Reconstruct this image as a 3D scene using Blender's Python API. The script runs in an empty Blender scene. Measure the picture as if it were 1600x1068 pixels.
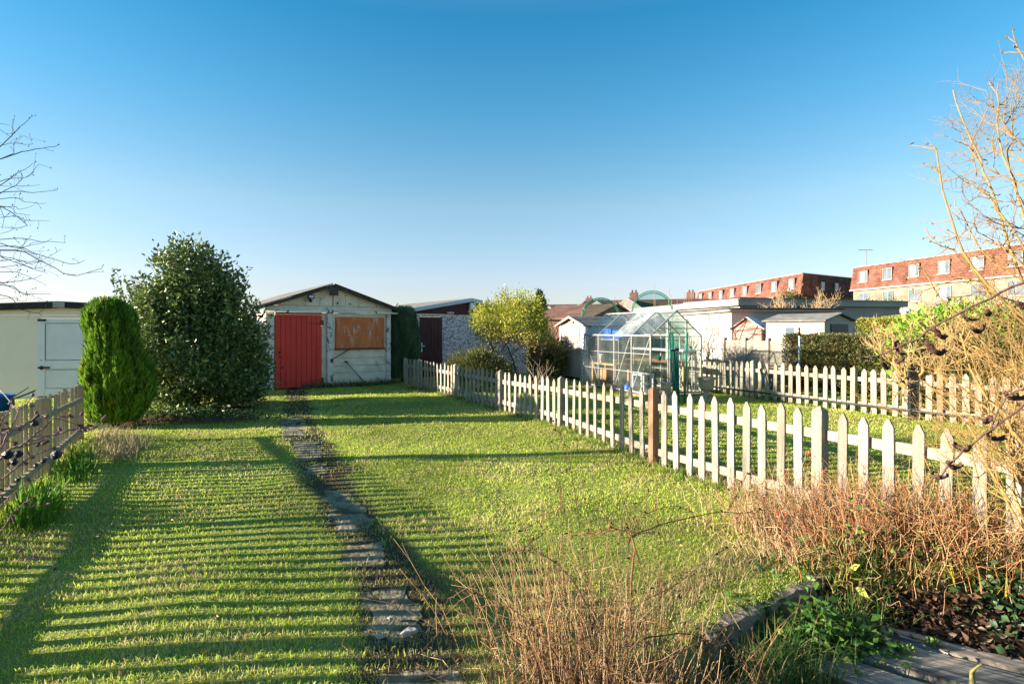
import bpy, math, random
import numpy as np
from mathutils import Vector, Matrix
R = math.radians
scene = bpy.context.scene
COL = scene.collection

# ------------------------------------------------------------------ camera
F, CH, HZ = 889.0, 1.55, 516.0          # focal length in px of the 1600 px wide photo, eye height, horizon row
cd = bpy.data.cameras.new('camera'); cam = bpy.data.objects.new('camera', cd); COL.objects.link(cam)
cam.location = (0, 0, CH); cam.rotation_euler = (R(90), 0, 0)
cd.sensor_width = 36; cd.lens = F / 1600 * 36; cd.shift_y = -(534 - HZ) / 1600
cd.clip_start = 0.05; cd.clip_end = 5000
scene.camera = cam
# ------------------------------------------------------------------ light
SUN_EL = R(13.6); SD = Vector((-0.993, -0.115, 0)).normalized()     # horizontal direction towards the sun
w = bpy.data.worlds.new("World"); scene.world = w; w.use_nodes = True
nt = w.node_tree; nt.nodes.clear()
sky = nt.nodes.new('ShaderNodeTexSky'); sky.sky_type = 'NISHITA'; sky.sun_disc = False
sky.sun_elevation = SUN_EL; sky.sun_rotation = math.atan2(SD.x, SD.y)
sky.altitude = 0; sky.air_density = 1.0; sky.dust_density = 0.35; sky.ozone_density = 3.0
bg = nt.nodes.new('ShaderNodeBackground'); bg.inputs[1].default_value = 0.081
wo = nt.nodes.new('ShaderNodeOutputWorld')
hs = nt.nodes.new('ShaderNodeHueSaturation'); hs.inputs['Hue'].default_value = .485; hs.inputs['Saturation'].default_value = 1.12
tcw = nt.nodes.new('ShaderNodeTexCoord'); sxyz = nt.nodes.new('ShaderNodeSeparateXYZ'); nt.links.new(tcw.outputs['Generated'], sxyz.inputs[0])
rmp = nt.nodes.new('ShaderNodeValToRGB'); els = rmp.color_ramp.elements            # sky tinted by height; part above the view kept brighter as added fill
stops = [(0, (.65, .66, .88)), (.09, (.88, .68, .74)), (.21, (1.0, .78, .72)), (.36, (.52, .76, .80)), (.48, (.25, .70, .80)), (.62, (1.0, 1.0, .95)), (1, (1.0, 1.0, 1.0))]
els[0].position = 0; els[0].color = (*stops[0][1], 1); els[1].position = 1; els[1].color = (*stops[-1][1], 1)
for ps_, cl_ in stops[1:-1]: e_ = els.new(ps_); e_.color = (*cl_, 1)
nt.links.new(sxyz.outputs['Z'], rmp.inputs[0])
mxs = nt.nodes.new('ShaderNodeMix'); mxs.data_type = 'RGBA'; mxs.blend_type = 'MULTIPLY'; mxs.inputs['Factor'].default_value = 1; mxs.clamp_result = False
nt.links.new(sky.outputs[0], hs.inputs['Color']); nt.links.new(hs.outputs[0], mxs.inputs['A']); nt.links.new(rmp.outputs[0], mxs.inputs['B']); nt.links.new(mxs.outputs['Result'], bg.inputs[0]); nt.links.new(bg.outputs[0], wo.inputs[0])
sl = bpy.data.lights.new('sun', 'SUN'); sl.energy = 5.0; sl.angle = R(0.5); sl.color = (1.0, 0.89, 0.73)
so = bpy.data.objects.new('sun', sl); COL.objects.link(so)
tosun = Vector((SD.x * math.cos(SUN_EL), SD.y * math.cos(SUN_EL), math.sin(SUN_EL)))
so.rotation_euler = tosun.to_track_quat('Z', 'Y').to_euler(); so.location = (-20, -5, 15)
scene.view_settings.view_transform = 'Standard'; scene.view_settings.look = 'None'
scene.view_settings.exposure = 1.95; scene.view_settings.gamma = 1
scene.cycles.max_bounces = 6; scene.cycles.transparent_max_bounces = 16

# ------------------------------------------------------------------ helpers
rng = np.random.default_rng(7); random.seed(7)
def P(px, py, Y): return Vector(((px - 800) / F * Y, Y, CH - (py - HZ) / F * Y))
def G(px, py): Y = F * CH / (py - HZ); return ((px - 800) / F * Y, Y)

def lattice(seed): return np.random.default_rng(seed).random((256, 256))
LATS = {}
def vnoise(x, y, s, seed=1):
    L = LATS.setdefault(seed, lattice(seed))
    x = np.asarray(x, float) / s + 1000; y = np.asarray(y, float) / s + 1000
    xi = np.floor(x).astype(int); yi = np.floor(y).astype(int); fx = x - xi; fy = y - yi
    fx = fx * fx * (3 - 2 * fx); fy = fy * fy * (3 - 2 * fy)
    a = L[xi % 256, yi % 256]; b = L[(xi + 1) % 256, yi % 256]; c = L[xi % 256, (yi + 1) % 256]; d = L[(xi + 1) % 256, (yi + 1) % 256]
    return (a * (1 - fx) + b * fx) * (1 - fy) + (c * (1 - fx) + d * fx) * fy
def sstep(a, b, x): t = np.clip((x - a) / (b - a), 0, 1); return t * t * (3 - 2 * t)

def tag(o, label=None, cat=None, group=None, kind=None):
    if label: o['label'] = label
    if cat: o['category'] = cat
    if group: o['group'] = group
    if kind: o['kind'] = kind
    return o
def thing(name, label, cat, loc=(0, 0, 0), rz=0, group=None):
    o = bpy.data.objects.new(name, None); COL.objects.link(o)
    o.location = loc; o.rotation_euler = (0, 0, rz); o.empty_display_size = 0.2
    return tag(o, label, cat, group)
def link_mesh(name, me, mat, parent=None, label=None):
    o = bpy.data.objects.new(name, me); COL.objects.link(o)
    if mat:
        if isinstance(mat, (list, tuple)):
            for m in mat: me.materials.append(m)
        else: me.materials.append(mat)
    if parent: o.parent = parent
    if label: o['label'] = label
    return o
class MB:
    def __init__(s): s.v = []; s.f = []
    def add(s, vs, fs):
        n = len(s.v); s.v += [tuple(v) for v in vs]; s.f += [tuple(i + n for i in f) for f in fs]; return s
    def box(s, x0, x1, y0, y1, z0, z1):
        return s.add([(x0,y0,z0),(x1,y0,z0),(x1,y1,z0),(x0,y1,z0),(x0,y0,z1),(x1,y0,z1),(x1,y1,z1),(x0,y1,z1)],
              [(0,3,2,1),(4,5,6,7),(0,1,5,4),(1,2,6,5),(2,3,7,6),(3,0,4,7)])
    def bar(s, a, b, wd, th, up=(0, 0, 1)):
        a = Vector(a); b = Vector(b); d = (b - a).normalized(); u = Vector(up)
        if abs(d.dot(u)) > .98: u = Vector((0, 1, 0))
        sx = d.cross(u).normalized(); uz = sx.cross(d).normalized(); vs = []
        for p in (a, b):
            for i, j in ((-1,-1),(1,-1),(1,1),(-1,1)): vs.append(p + sx * (i * wd / 2) + uz * (j * th / 2))
        return s.add(vs, [(0,1,2,3),(7,6,5,4),(0,4,5,1),(1,5,6,2),(2,6,7,3),(3,7,4,0)])
    def prism(s, prof, y0, y1):                # profile in x,z extruded along y
        n = len(prof); vs = [(p[0], y0, p[1]) for p in prof] + [(p[0], y1, p[1]) for p in prof]
        return s.add(vs, [tuple(range(n)), tuple(range(2 * n - 1, n - 1, -1))] + [(i, i + n, (i + 1) % n + n, (i + 1) % n) for i in range(n)])
    def prismx(s, prof, x0, x1):               # profile in y,z extruded along x
        n = len(prof); vs = [(x0, p[0], p[1]) for p in prof] + [(x1, p[0], p[1]) for p in prof]
        return s.add(vs, [tuple(range(n)), tuple(range(2 * n - 1, n - 1, -1))] + [(i, i + n, (i + 1) % n + n, (i + 1) % n) for i in range(n)])
    def tube(s, pts, rad, n=8):
        pts = [Vector(p) for p in pts]
        if not isinstance(rad, (list, tuple)): rad = [rad] * len(pts)
        base = len(s.v); up = Vector((0, 0, 1))
        for i, p in enumerate(pts):
            d = (pts[min(i + 1, len(pts) - 1)] - pts[max(i - 1, 0)]).normalized()
            u = up if abs(d.dot(up)) < .95 else Vector((1, 0, 0))
            a = d.cross(u).normalized(); b = d.cross(a)
            for k in range(n):
                t = 2 * math.pi * k / n; s.v.append(tuple(p + (a * math.cos(t) + b * math.sin(t)) * rad[i]))
        for i in range(len(pts) - 1):
            for k in range(n):
                s.f.append((base + i*n + k, base + i*n + (k+1) % n, base + (i+1)*n + (k+1) % n, base + (i+1)*n + k))
        s.f.append(tuple(base + k for k in range(n))[::-1]); s.f.append(tuple(base + (len(pts)-1)*n + k for k in range(n)))
        return s
    def lathe(s, prof, n=20, c=(0, 0, 0)):      # profile of (radius, z)
        base = len(s.v)
        for r, z in prof:
            for k in range(n):
                t = 2 * math.pi * k / n; s.v.append((c[0] + r * math.cos(t), c[1] + r * math.sin(t), c[2] + z))
        for i in range(len(prof) - 1):
            for k in range(n): s.f.append((base + i*n + k, base + i*n + (k+1) % n, base + (i+1)*n + (k+1) % n, base + (i+1)*n + k))
        s.f.append(tuple(base + k for k in range(n))[::-1]); s.f.append(tuple(base + (len(prof)-1)*n + k for k in range(n)))
        return s
    def build(s, name, mat, parent=None, bevel=0, smooth=False, label=None):
        me = bpy.data.meshes.new(name); me.from_pydata(s.v, [], s.f); me.validate(); me.update()
        if smooth: me.shade_smooth()
        o = link_mesh(name, me, mat, parent, label)
        if bevel:
            m = o.modifiers.new('bevel', 'BEVEL'); m.width = bevel; m.segments = 2; m.limit_method = 'ANGLE'
        return o

def np_mesh(name, V, Fc, mat, parent=None, cols=None, smooth=False, label=None):
    """V (n,3); Fc a list of index arrays (m,k)"""
    me = bpy.data.meshes.new(name); V = np.asarray(V, np.float32)
    me.vertices.add(len(V)); me.vertices.foreach_set('co', V.ravel())
    tot = sum(f.size for f in Fc); nf = sum(len(f) for f in Fc)
    me.loops.add(tot); me.loops.foreach_set('vertex_index', np.concatenate([f.ravel() for f in Fc]).astype(np.int32))
    sizes = np.concatenate([np.full(len(f), f.shape[1]) for f in Fc])
    st = np.zeros(nf, np.int32); st[1:] = np.cumsum(sizes)[:-1]
    me.polygons.add(nf); me.polygons.foreach_set('loop_start', st)
    me.update(calc_edges=True)
    if smooth: me.shade_smooth()
    if cols is not None:
        a = me.color_attributes.new('Col', 'FLOAT_COLOR', 'POINT')
        c4 = np.ones((len(V), 4), np.float32); c4[:, :3] = cols; a.data.foreach_set('color', c4.ravel())
    return link_mesh(name, me, mat, parent, label)

class Seg:                                     # many thin tapered stems in one mesh
    def __init__(s): s.a = []; s.b = []; s.r = []; s.q = []; s.c = []
    def add(s, p, q, r0, r1, c=(.2, .13, .07)): s.a.append(tuple(p)); s.b.append(tuple(q)); s.r.append(r0); s.q.append(r1); s.c.append(c)
    def path(s, pts, r0, r1, c=(.2, .13, .07)):
        n = len(pts) - 1
        for i in range(n): s.add(pts[i], pts[i+1], r0 + (r1-r0)*i/n, r0 + (r1-r0)*(i+1)/n, c)
    def build(s, name, mat, parent=None, n=4, label=None):
        A = np.array(s.a, float); B = np.array(s.b, float); r0 = np.array(s.r)[:, None]; r1 = np.array(s.q)[:, None]
        d = B - A; L = np.linalg.norm(d, axis=1, keepdims=True) + 1e-9; d /= L; B = B + d * r1 * .6
        up = np.where(np.abs(d[:, 2:3]) > .9, [[1., 0, 0]], [[0, 0, 1.]])
        u = np.cross(d, up); u /= np.linalg.norm(u, axis=1, keepdims=True); v = np.cross(d, u)
        N = len(A); V = np.zeros((N, 2*n, 3)); C = np.repeat(np.array(s.c)[:, None, :], 2*n, 1)
        for k in range(n):
            t = 2*math.pi*k/n; o = u*math.cos(t) + v*math.sin(t); V[:, k] = A + o*r0; V[:, n+k] = B + o*r1
        base = (np.arange(N)*2*n)[:, None]
        fs = [base + np.array([k, (k+1) % n, n + (k+1) % n, n + k]) for k in range(n)] + [base + np.arange(n, 2*n)]
        return np_mesh(name, V.reshape(-1, 3), [np.concatenate(fs[:-1]), fs[-1]], mat, parent, C.reshape(-1, 3), smooth=True, label=label)

def leaves(name, pts, dirs, size, mat, parent=None, cols=None, aspect=.45, fold=.25, rs=None, szj=.35, label=None):
    """kite leaves at pts pointing along dirs"""
    rs = rs or rng; N = len(pts); pts = np.asarray(pts, float); d = np.asarray(dirs, float)
    d = d / (np.linalg.norm(d, axis=1, keepdims=True) + 1e-9)
    a = rs.normal(size=(N, 3)); u = np.cross(d, a); u /= np.linalg.norm(u, axis=1, keepdims=True) + 1e-9
    nrm = np.cross(u, d); sz = (np.asarray(size) * (1 + szj * rs.uniform(-1, 1, N)))[:, None]
    V = np.stack([pts, pts + d*sz*.45 + u*sz*aspect/2 + nrm*sz*fold*aspect, pts + d*sz, pts + d*sz*.45 - u*sz*aspect/2 + nrm*sz*fold*aspect], 1)
    b = (np.arange(N)*4)[:, None]; C = None if cols is None else np.repeat(np.asarray(cols)[:, None, :], 4, 1).reshape(-1, 3)
    return np_mesh(name, V.reshape(-1, 3), [np.concatenate([b + [0, 1, 2], b + [0, 2, 3]])], mat, parent, C, label=label)
def mixc(a, b, t): return np.asarray(a)[None, :]*(1-t[:, None]) + np.asarray(b)[None, :]*t[:, None]
def rdirs(N, rs=rng): d = rs.normal(size=(N, 3)); return d/np.linalg.norm(d, axis=1, keepdims=True)

# ------------------------------------------------------------------ materials
def newmat(name):
    m = bpy.data.materials.new(name); m.use_nodes = True; n = m.node_tree; b = n.nodes['Principled BSDF']; return m, n, b
def surf(name, c1, c2=None, scale=4, rough=.8, bump=0, bscale=30, stretch=(1, 1, 1), c3=None, s3=1.2, t3=.58, spec=.3, rand=0, metal=0, w3=.06):
    """two-tone noise surface with optional stain colour c3"""
    m, n, b = newmat(name); L = n.links; N = n.nodes
    tc = N.new('ShaderNodeTexCoord'); mp = N.new('ShaderNodeMapping'); mp.inputs['Scale'].default_value = stretch
    L.new(tc.outputs['Object'], mp.inputs[0])
    oi = N.new('ShaderNodeObjectInfo')
    ad = N.new('ShaderNodeVectorMath'); ad.operation = 'ADD'; L.new(mp.outputs[0], ad.inputs[0])
    sc_ = N.new('ShaderNodeMath'); sc_.operation = 'MULTIPLY'; sc_.inputs[1].default_value = 37 if rand else 0
    L.new(oi.outputs['Random'], sc_.inputs[0]); L.new(sc_.outputs[0], ad.inputs[1])
    vec = ad.outputs[0]
    no = N.new('ShaderNodeTexNoise'); no.inputs['Scale'].default_value = scale; no.inputs['Detail'].default_value = 8; no.inputs['Roughness'].default_value = .65
    L.new(vec, no.inputs[0])
    rp = N.new('ShaderNodeValToRGB'); rp.color_ramp.elements[0].position = .35; rp.color_ramp.elements[1].position = .65
    rp.color_ramp.elements[0].color = (*c1, 1); rp.color_ramp.elements[1].color = (*(c2 or c1), 1)
    L.new(no.outputs[0], rp.inputs[0]); out = rp.outputs[0]
    if c3:
        n3 = N.new('ShaderNodeTexNoise'); n3.inputs['Scale'].default_value = s3; n3.inputs['Detail'].default_value = 9; n3.inputs['Roughness'].default_value = .7
        L.new(vec, n3.inputs[0]); mr = N.new('ShaderNodeMapRange'); mr.inputs[1].default_value = t3; mr.inputs[2].default_value = t3 + w3
        L.new(n3.outputs[0], mr.inputs[0]); mx = N.new('ShaderNodeMix'); mx.data_type = 'RGBA'
        L.new(mr.outputs[0], mx.inputs['Factor']); L.new(out, mx.inputs['A']); mx.inputs['B'].default_value = (*c3, 1); out = mx.outputs['Result']
    if rand:
        hs = N.new('ShaderNodeHueSaturation'); mr2 = N.new('ShaderNodeMapRange'); mr2.inputs[3].default_value = 1-rand; mr2.inputs[4].default_value = 1+rand
        L.new(oi.outputs['Random'], mr2.inputs[0]); L.new(mr2.outputs[0], hs.inputs['Value']); L.new(out, hs.inputs['Color']); out = hs.outputs[0]
    L.new(out, b.inputs['Base Color']); b.inputs['Roughness'].default_value = rough; b.inputs['Metallic'].default_value = metal
    b.inputs['Specular IOR Level'].default_value = spec
    if bump:
        nb = N.new('ShaderNodeTexNoise'); nb.inputs['Scale'].default_value = bscale; nb.inputs['Detail'].default_value = 6; L.new(vec, nb.inputs[0])
        bp = N.new('ShaderNodeBump'); bp.inputs['Strength'].default_value = bump; bp.inputs['Distance'].default_value = .02
        L.new(nb.outputs[0], bp.inputs['Height']); L.new(bp.outputs[0], b.inputs['Normal'])
    return m
def leafmat(name, trans=.35, rough=.5, spec=.3, tint=(1, 1, 1)):
    m, n, b = newmat(name); L = n.links; N = n.nodes
    at = N.new('ShaderNodeAttribute'); at.attribute_name = 'Col'
    mu = N.new('ShaderNodeMix'); mu.data_type = 'RGBA'; mu.blend_type = 'MULTIPLY'; mu.inputs['Factor'].default_value = 1; mu.inputs['B'].default_value = (*tint, 1)
    L.new(at.outputs['Color'], mu.inputs['A']); L.new(mu.outputs['Result'], b.inputs['Base Color'])
    b.inputs['Roughness'].default_value = rough; b.inputs['Specular IOR Level'].default_value = spec
    if trans:
        tr = N.new('ShaderNodeBsdfTranslucent'); L.new(mu.outputs['Result'], tr.inputs['Color']); mx = N.new('ShaderNodeMixShader'); mx.inputs[0].default_value = trans
        L.new(b.outputs[0], mx.inputs[1]); L.new(tr.outputs[0], mx.inputs[2]); L.new(mx.outputs[0], N['Material Output'].inputs[0])
    return m
def plain(name, c, rough=.5, metal=0, spec=.5):
    m, n, b = newmat(name); b.inputs['Base Color'].default_value = (*c, 1); b.inputs['Roughness'].default_value = rough; b.inputs['Metallic'].default_value = metal
    b.inputs['Specular IOR Level'].default_value = spec; return m
def glass(name, gl=.16, dirt=.12, tint=(.97, .985, .975), dcol=(.6, .65, .6)):
    m = bpy.data.materials.new(name); m.use_nodes = True; n = m.node_tree; N = n.nodes; L = n.links; N.clear()
    tr = N.new('ShaderNodeBsdfTransparent'); tr.inputs[0].default_value = (*tint, 1); g = N.new('ShaderNodeBsdfGlossy'); g.inputs['Roughness'].default_value = .04
    df = N.new('ShaderNodeBsdfDiffuse'); df.inputs[0].default_value = (*dcol, 1)
    no = N.new('ShaderNodeTexNoise'); no.inputs['Scale'].default_value = 3; tc = N.new('ShaderNodeTexCoord'); L.new(tc.outputs['Object'], no.inputs[0])
    mr = N.new('ShaderNodeMapRange'); mr.inputs[1].default_value = .3; mr.inputs[2].default_value = .75; mr.inputs[3].default_value = dirt*.4; mr.inputs[4].default_value = dirt*1.8; L.new(no.outputs[0], mr.inputs[0])
    fr = N.new('ShaderNodeLayerWeight'); fr.inputs[0].default_value = .25
    ml = N.new('ShaderNodeMath'); ml.operation = 'MULTIPLY_ADD'; ml.inputs[1].default_value = .22; ml.inputs[2].default_value = gl*.5; L.new(fr.outputs['Fresnel'], ml.inputs[0])
    m1 = N.new('ShaderNodeMixShader'); L.new(ml.outputs[0], m1.inputs[0]); L.new(tr.outputs[0], m1.inputs[1]); L.new(g.outputs[0], m1.inputs[2])
    m2 = N.new('ShaderNodeMixShader'); L.new(mr.outputs[0], m2.inputs[0]); L.new(m1.outputs[0], m2.inputs[1]); L.new(df.outputs[0], m2.inputs[2])
    o = N.new('ShaderNodeOutputMaterial'); L.new(m2.outputs[0], o.inputs[0]); return m

M = {}
M['leaf'] = leafmat('leaf', .3, .45, .4)
M['glossleaf'] = leafmat('gloss_leaf', .18, .42, .5)
M['grass'] = leafmat('grass_blade', .45, .6, .2)
M['stem'] = leafmat('stem', 0, .8, .2)
M['picket'] = surf('weathered_pale_wood', (.36, .315, .245), (.25, .21, .16), 3.5, .85, .6, 40, (7, 7, .5), c3=(.13, .115, .085), s3=1.3, t3=.52, rand=.24, w3=.22)
M['picket_brown'] = surf('newer_brown_wood', (.30, .17, .10), (.21, .12, .07), 3, .85, .5, 40, (6, 6, .6))
M['rail'] = surf('weathered_rail_wood', (.34, .30, .235), (.24, .205, .155), 3, .85, .5, 40, (2, 2, 4), c3=(.26, .22, .18), s3=1.4, t3=.6, rand=.1, w3=.12)
M['picket_left'] = surf('treated_green_wood', (.54, .40, .22), (.36, .26, .145), 3, .85, .5, 40, (6, 6, .6), c3=(.2, .18, .12), s3=1, t3=.58, rand=.2, w3=.12)
M['rail_left'] = surf('dark_rail_wood', (.34, .28, .18), (.22, .18, .12), 3, .85, .4, 40, (2, 2, 4))
M['concrete_paint'] = surf('flaking_cream_paint', (.93, .77, .58), (.68, .56, .42), 2.5, .9, .5, 25, c3=(.30, .27, .20), s3=3.0, t3=.575, w3=.09)
M['post_paint'] = surf('flaking_pillar_paint', (.82, .70, .60), (.62, .53, .46), 5, .9, .6, 30, c3=(.12, .12, .11), s3=5.5, t3=.56, w3=.03)
M['red_door'] = surf('red_door_paint', (.80, .055, .035), (.64, .042, .03), 2, .6, .25, 30, (3, 3, .6), c3=(.30, .05, .04), s3=2.2, t3=.62, w3=.1)
M['groove'] = plain('dark_groove', (.08, .01, .012), .9)
M['orange_board'] = surf('peeling_orange_board', (.78, .21, .07), (.55, .14, .05), 2.5, .75, .5, 40, (3, 3, .8), c3=(.62, .40, .28), s3=3.6, t3=.555, w3=.06)
M['fascia'] = surf('dark_weathered_fascia', (.10, .075, .06), (.055, .04, .035), 4, .9, .5, 25, c3=(.3, .28, .25), s3=3, t3=.68)
M['roof_grey'] = surf('asbestos_roof', (.22, .21, .19), (.13, .12, .10), 3, .9, .5, 20)
M['white_pipe'] = surf('white_gutter', (.85, .80, .68), (.7, .66, .55), 3, .6, .1, 20)
M['metal_dark'] = plain('dark_metal', (.03, .03, .035), .5, .6)
M['rust'] = surf('rusty_metal', (.20, .08, .05), (.12, .05, .04), 10, .8, .3)
M['galv'] = surf('galvanised_metal', (.35, .36, .36), (.22, .23, .23), 8, .5, .1, metal=.6)
M['maroon'] = surf('maroon_wood', (.075, .018, .018), (.05, .012, .013), 2, .6, .2, 30, (5, 5, .5))
M['white'] = surf('white_paint', (.72, .73, .73), (.62, .63, .64), 1.5, .6, .1, 20)
M['white_dirty'] = surf('weathered_white_paint', (.82, .80, .80), (.72, .70, .70), 2, .7, .3, 25, c3=(.38, .37, .36), s3=2.5, t3=.64)
M['cream_wall'] = surf('cream_painted_wall', (.93, .80, .64), (.88, .75, .59), 1.5, .9, .3, 40)
M['black_felt'] = surf('black_roof_felt', (.035, .035, .04), (.02, .02, .022), 3, .85, .3)
M['alu'] = surf('aluminium_frame', (.40, .40, .38), (.28, .28, .26), 6, .45, .05, 20, metal=.55)
M['glass'] = glass('greenhouse_glass', .0, .02)
M['glass_dirty'] = glass('dirty_roof_glass', .1, .3, dcol=(.5, .52, .5))
M['flatglass'] = surf('reflecting_window', (.06, .085, .11), (.13, .16, .19), .5, .45, 0, spec=.25)
M['winglass'] = plain('window_glass', (.10, .13, .16), .08, 0, .8)
M['resin'] = surf('cream_resin', (.42, .37, .30), (.38, .33, .27), 2, .7, .1)
M['resin_door'] = surf('taupe_resin_door', (.40, .32, .27), (.36, .29, .24), 2, .6, .1)
M['shingle'] = surf('grey_brown_shingle', (.24, .23, .22), (.12, .11, .10), 9, .85, .3)
M['stone'] = surf('weathered_stone', (.40, .34, .26), (.27, .23, .17), 6, .95, .6, 30, c3=(.12, .13, .07), s3=4, t3=.55)
M['green_metal'] = surf('green_coated_stake', (.008, .14, .085), (.006, .10, .065), 5, .4, 0)
M['blue_plastic'] = plain('blue_plastic', (.01, .10, .5), .4)
M['wood_bench'] = surf('orange_timber', (.42, .22, .09), (.32, .16, .07), 3, .7, .2)
M['concrete'] = surf('old_concrete', (.26, .21, .15), (.13, .11, .075), 7, .95, .8, 26, c3=(.055, .065, .025), s3=5, t3=.49)
M['slab'] = surf('path_concrete', (.27, .215, .14), (.11, .09, .05), 7, .95, .8, 30, c3=(.05, .055, .025), s3=4, t3=.5)
M['panel_concrete'] = surf('concrete_fence_panel', (.27, .24, .19), (.19, .17, .135), 4, .9, .4, 20)
M['brick_far'] = surf('pale_brick', (.50, .36, .24), (.42, .29, .19), 2, .9)
M['white_render'] = surf('white_render', (.36, .34, .31), (.30, .28, .255), .7, .9, .1)
M['shade_blue'] = surf('pale_shade_blue', (.55, .60, .62), (.48, .52, .55), 1, .8)  # blue of the wall's shaded face put into the colour; reused on pale boards
M['tar'] = surf('dark_roof_edge', (.05, .045, .045), (.03, .028, .028), 2, .9)
M['net'] = glass('green_net', .0, .09, (.62, .82, .78), (.01, .10, .07))
M['black'] = plain('black_plastic', (.012, .012, .013), .4)

def brickmat(name, c1, c2, mort, sx, sy, axis=(1, 0), rough=.9, bump=.3, msize=.02):
    """tile / brick courses; texture laid out in metres along local x (or y) and z"""
    m, n, b = newmat(name); L = n.links; N = n.nodes
    tc = N.new('ShaderNodeTexCoord'); sp = N.new('ShaderNodeSeparateXYZ'); L.new(tc.outputs['Object'], sp.inputs[0])
    cb = N.new('ShaderNodeCombineXYZ'); sm = N.new('ShaderNodeMath'); sm.operation = 'ADD'; L.new(sp.outputs['X'], sm.inputs[0]); L.new(sp.outputs['Y'], sm.inputs[1])
    L.new(sm.outputs[0], cb.inputs[0]); L.new(sp.outputs['Z'], cb.inputs[1])
    br = N.new('ShaderNodeTexBrick'); br.inputs['Scale'].default_value = 1; br.inputs['Brick Width'].default_value = sx; br.inputs['Row Height'].default_value = sy
    br.inputs['Mortar Size'].default_value = msize; br.inputs['Color1'].default_value = (*c1, 1); br.inputs['Color2'].default_value = (*c2, 1); br.inputs['Mortar'].default_value = (*mort, 1)
    L.new(cb.outputs[0], br.inputs[0])
    no = N.new('ShaderNodeTexNoise'); no.inputs['Scale'].default_value = .8; no.inputs['Detail'].default_value = 8; L.new(tc.outputs['Object'], no.inputs[0])
    hs = N.new('ShaderNodeHueSaturation'); mr = N.new('ShaderNodeMapRange'); mr.inputs[1].default_value = .3; mr.inputs[2].default_value = .7; mr.inputs[3].default_value = .6; mr.inputs[4].default_value = 1.35
    L.new(no.outputs[0], mr.inputs[0]); L.new(mr.outputs[0], hs.inputs['Value']); L.new(br.outputs['Color'], hs.inputs['Color']); L.new(hs.outputs[0], b.inputs['Base Color'])
    b.inputs['Roughness'].default_value = rough; b.inputs['Specular IOR Level'].default_value = .2
    return m
M['tiles'] = brickmat('red_hung_tiles', (.21, .085, .055), (.13, .052, .036), (.07, .03, .022), .5, .28)
M['brick'] = brickmat('buff_brick', (.25, .185, .13), (.19, .14, .095), (.24, .2, .15), .3, .12)
M['rooftile'] = brickmat('brown_roof_tile', (.16, .07, .05), (.11, .05, .04), (.04, .02, .015), .4, .2)
M['redbrick'] = brickmat('dark_red_brick', (.20, .07, .05), (.14, .055, .04), (.12, .09, .07), .25, .09)
def pebble():
    m, n, b = newmat('pebbledash'); L = n.links; N = n.nodes
    tc = N.new('ShaderNodeTexCoord'); vo = N.new('ShaderNodeTexVoronoi'); vo.inputs['Scale'].default_value = 26; L.new(tc.outputs['Object'], vo.inputs[0])
    rp = N.new('ShaderNodeValToRGB'); e = rp.color_ramp.elements; e[0].position = 0; e[0].color = (.16, .12, .13, 1); e[1].position = 1; e[1].color = (.85, .72, .70, 1)
    sp = N.new('ShaderNodeSeparateColor'); L.new(vo.outputs['Color'], sp.inputs[0]); L.new(sp.outputs[0], rp.inputs[0]); L.new(rp.outputs[0], b.inputs['Base Color'])
    bp = N.new('ShaderNodeBump'); bp.inputs['Strength'].default_value = .8; bp.inputs['Distance'].default_value = .02; bp.invert = True
    L.new(vo.outputs['Distance'], bp.inputs['Height']); L.new(bp.outputs[0], b.inputs['Normal']); b.inputs['Roughness'].default_value = .9
    return m
M['pebble'] = pebble()
def timber():
    m, n, b = newmat('weathered_grey_timber'); L = n.links; N = n.nodes
    tc = N.new('ShaderNodeTexCoord'); mp = N.new('ShaderNodeMapping'); mp.inputs['Scale'].default_value = (1.2, 26, 10); L.new(tc.outputs['Object'], mp.inputs[0])
    no = N.new('ShaderNodeTexNoise'); no.inputs['Scale'].default_value = 2.2; no.inputs['Detail'].default_value = 6; no.inputs['Distortion'].default_value = .6; L.new(mp.outputs[0], no.inputs[0])
    rp = N.new('ShaderNodeValToRGB'); e = rp.color_ramp.elements; e[0].position = .34; e[0].color = (.05, .038, .028, 1); e[1].position = .62; e[1].color = (.37, .30, .235, 1)
    L.new(no.outputs[0], rp.inputs[0]); L.new(rp.outputs[0], b.inputs['Base Color']); b.inputs['Roughness'].default_value = .85
    bp = N.new('ShaderNodeBump'); bp.inputs['Strength'].default_value = .9; bp.inputs['Distance'].default_value = .012; L.new(no.outputs[0], bp.inputs['Height']); L.new(bp.outputs[0], b.inputs['Normal'])
    return m
M['timber'] = timber()

# ------------------------------------------------------------------ ground
def sink(x, y):
    d1 = .57 * (x - 1.0) - .82 * (y - 2.93)               # right of the kerb line
    d2 = -.30 * (x - 2.2) - .95 * (y - 3.62)
    return sstep(0.0, .10, d1) * sstep(0.0, .35, d2 + .12 * (vnoise(x, y, .5, 5) - .5))
def gz(x, y):
    x = np.asarray(x, float); y = np.asarray(y, float)
    near = np.exp(-((x / 40) ** 2 + (y / 40) ** 2))
    return (.060 * (vnoise(x, y, 1.5, 2) - .5) + .020 * (vnoise(x, y, .45, 3) - .5)) * near - .17 * sink(x, y)
slabs_px = [[(430,654),(474,652),(482,668),(484,684),(440,686)], [(452,689),(502,688),(507,702),(512,717),(458,719)],
            [(470,727),(508,726),(514,742),(476,742)], [(498,766),(536,768),(556,786),(578,812),(580,828),(536,832),(510,806)],
            [(526,852),(604,848),(612,868),(606,886),(540,889)], [(552,918),(636,914),(664,945),(676,984),(664,998),(586,1004),(562,960)],
            [(584,1042),(650,1036),(724,1040),(744,1066),(752,1100),(600,1110)]]
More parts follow.
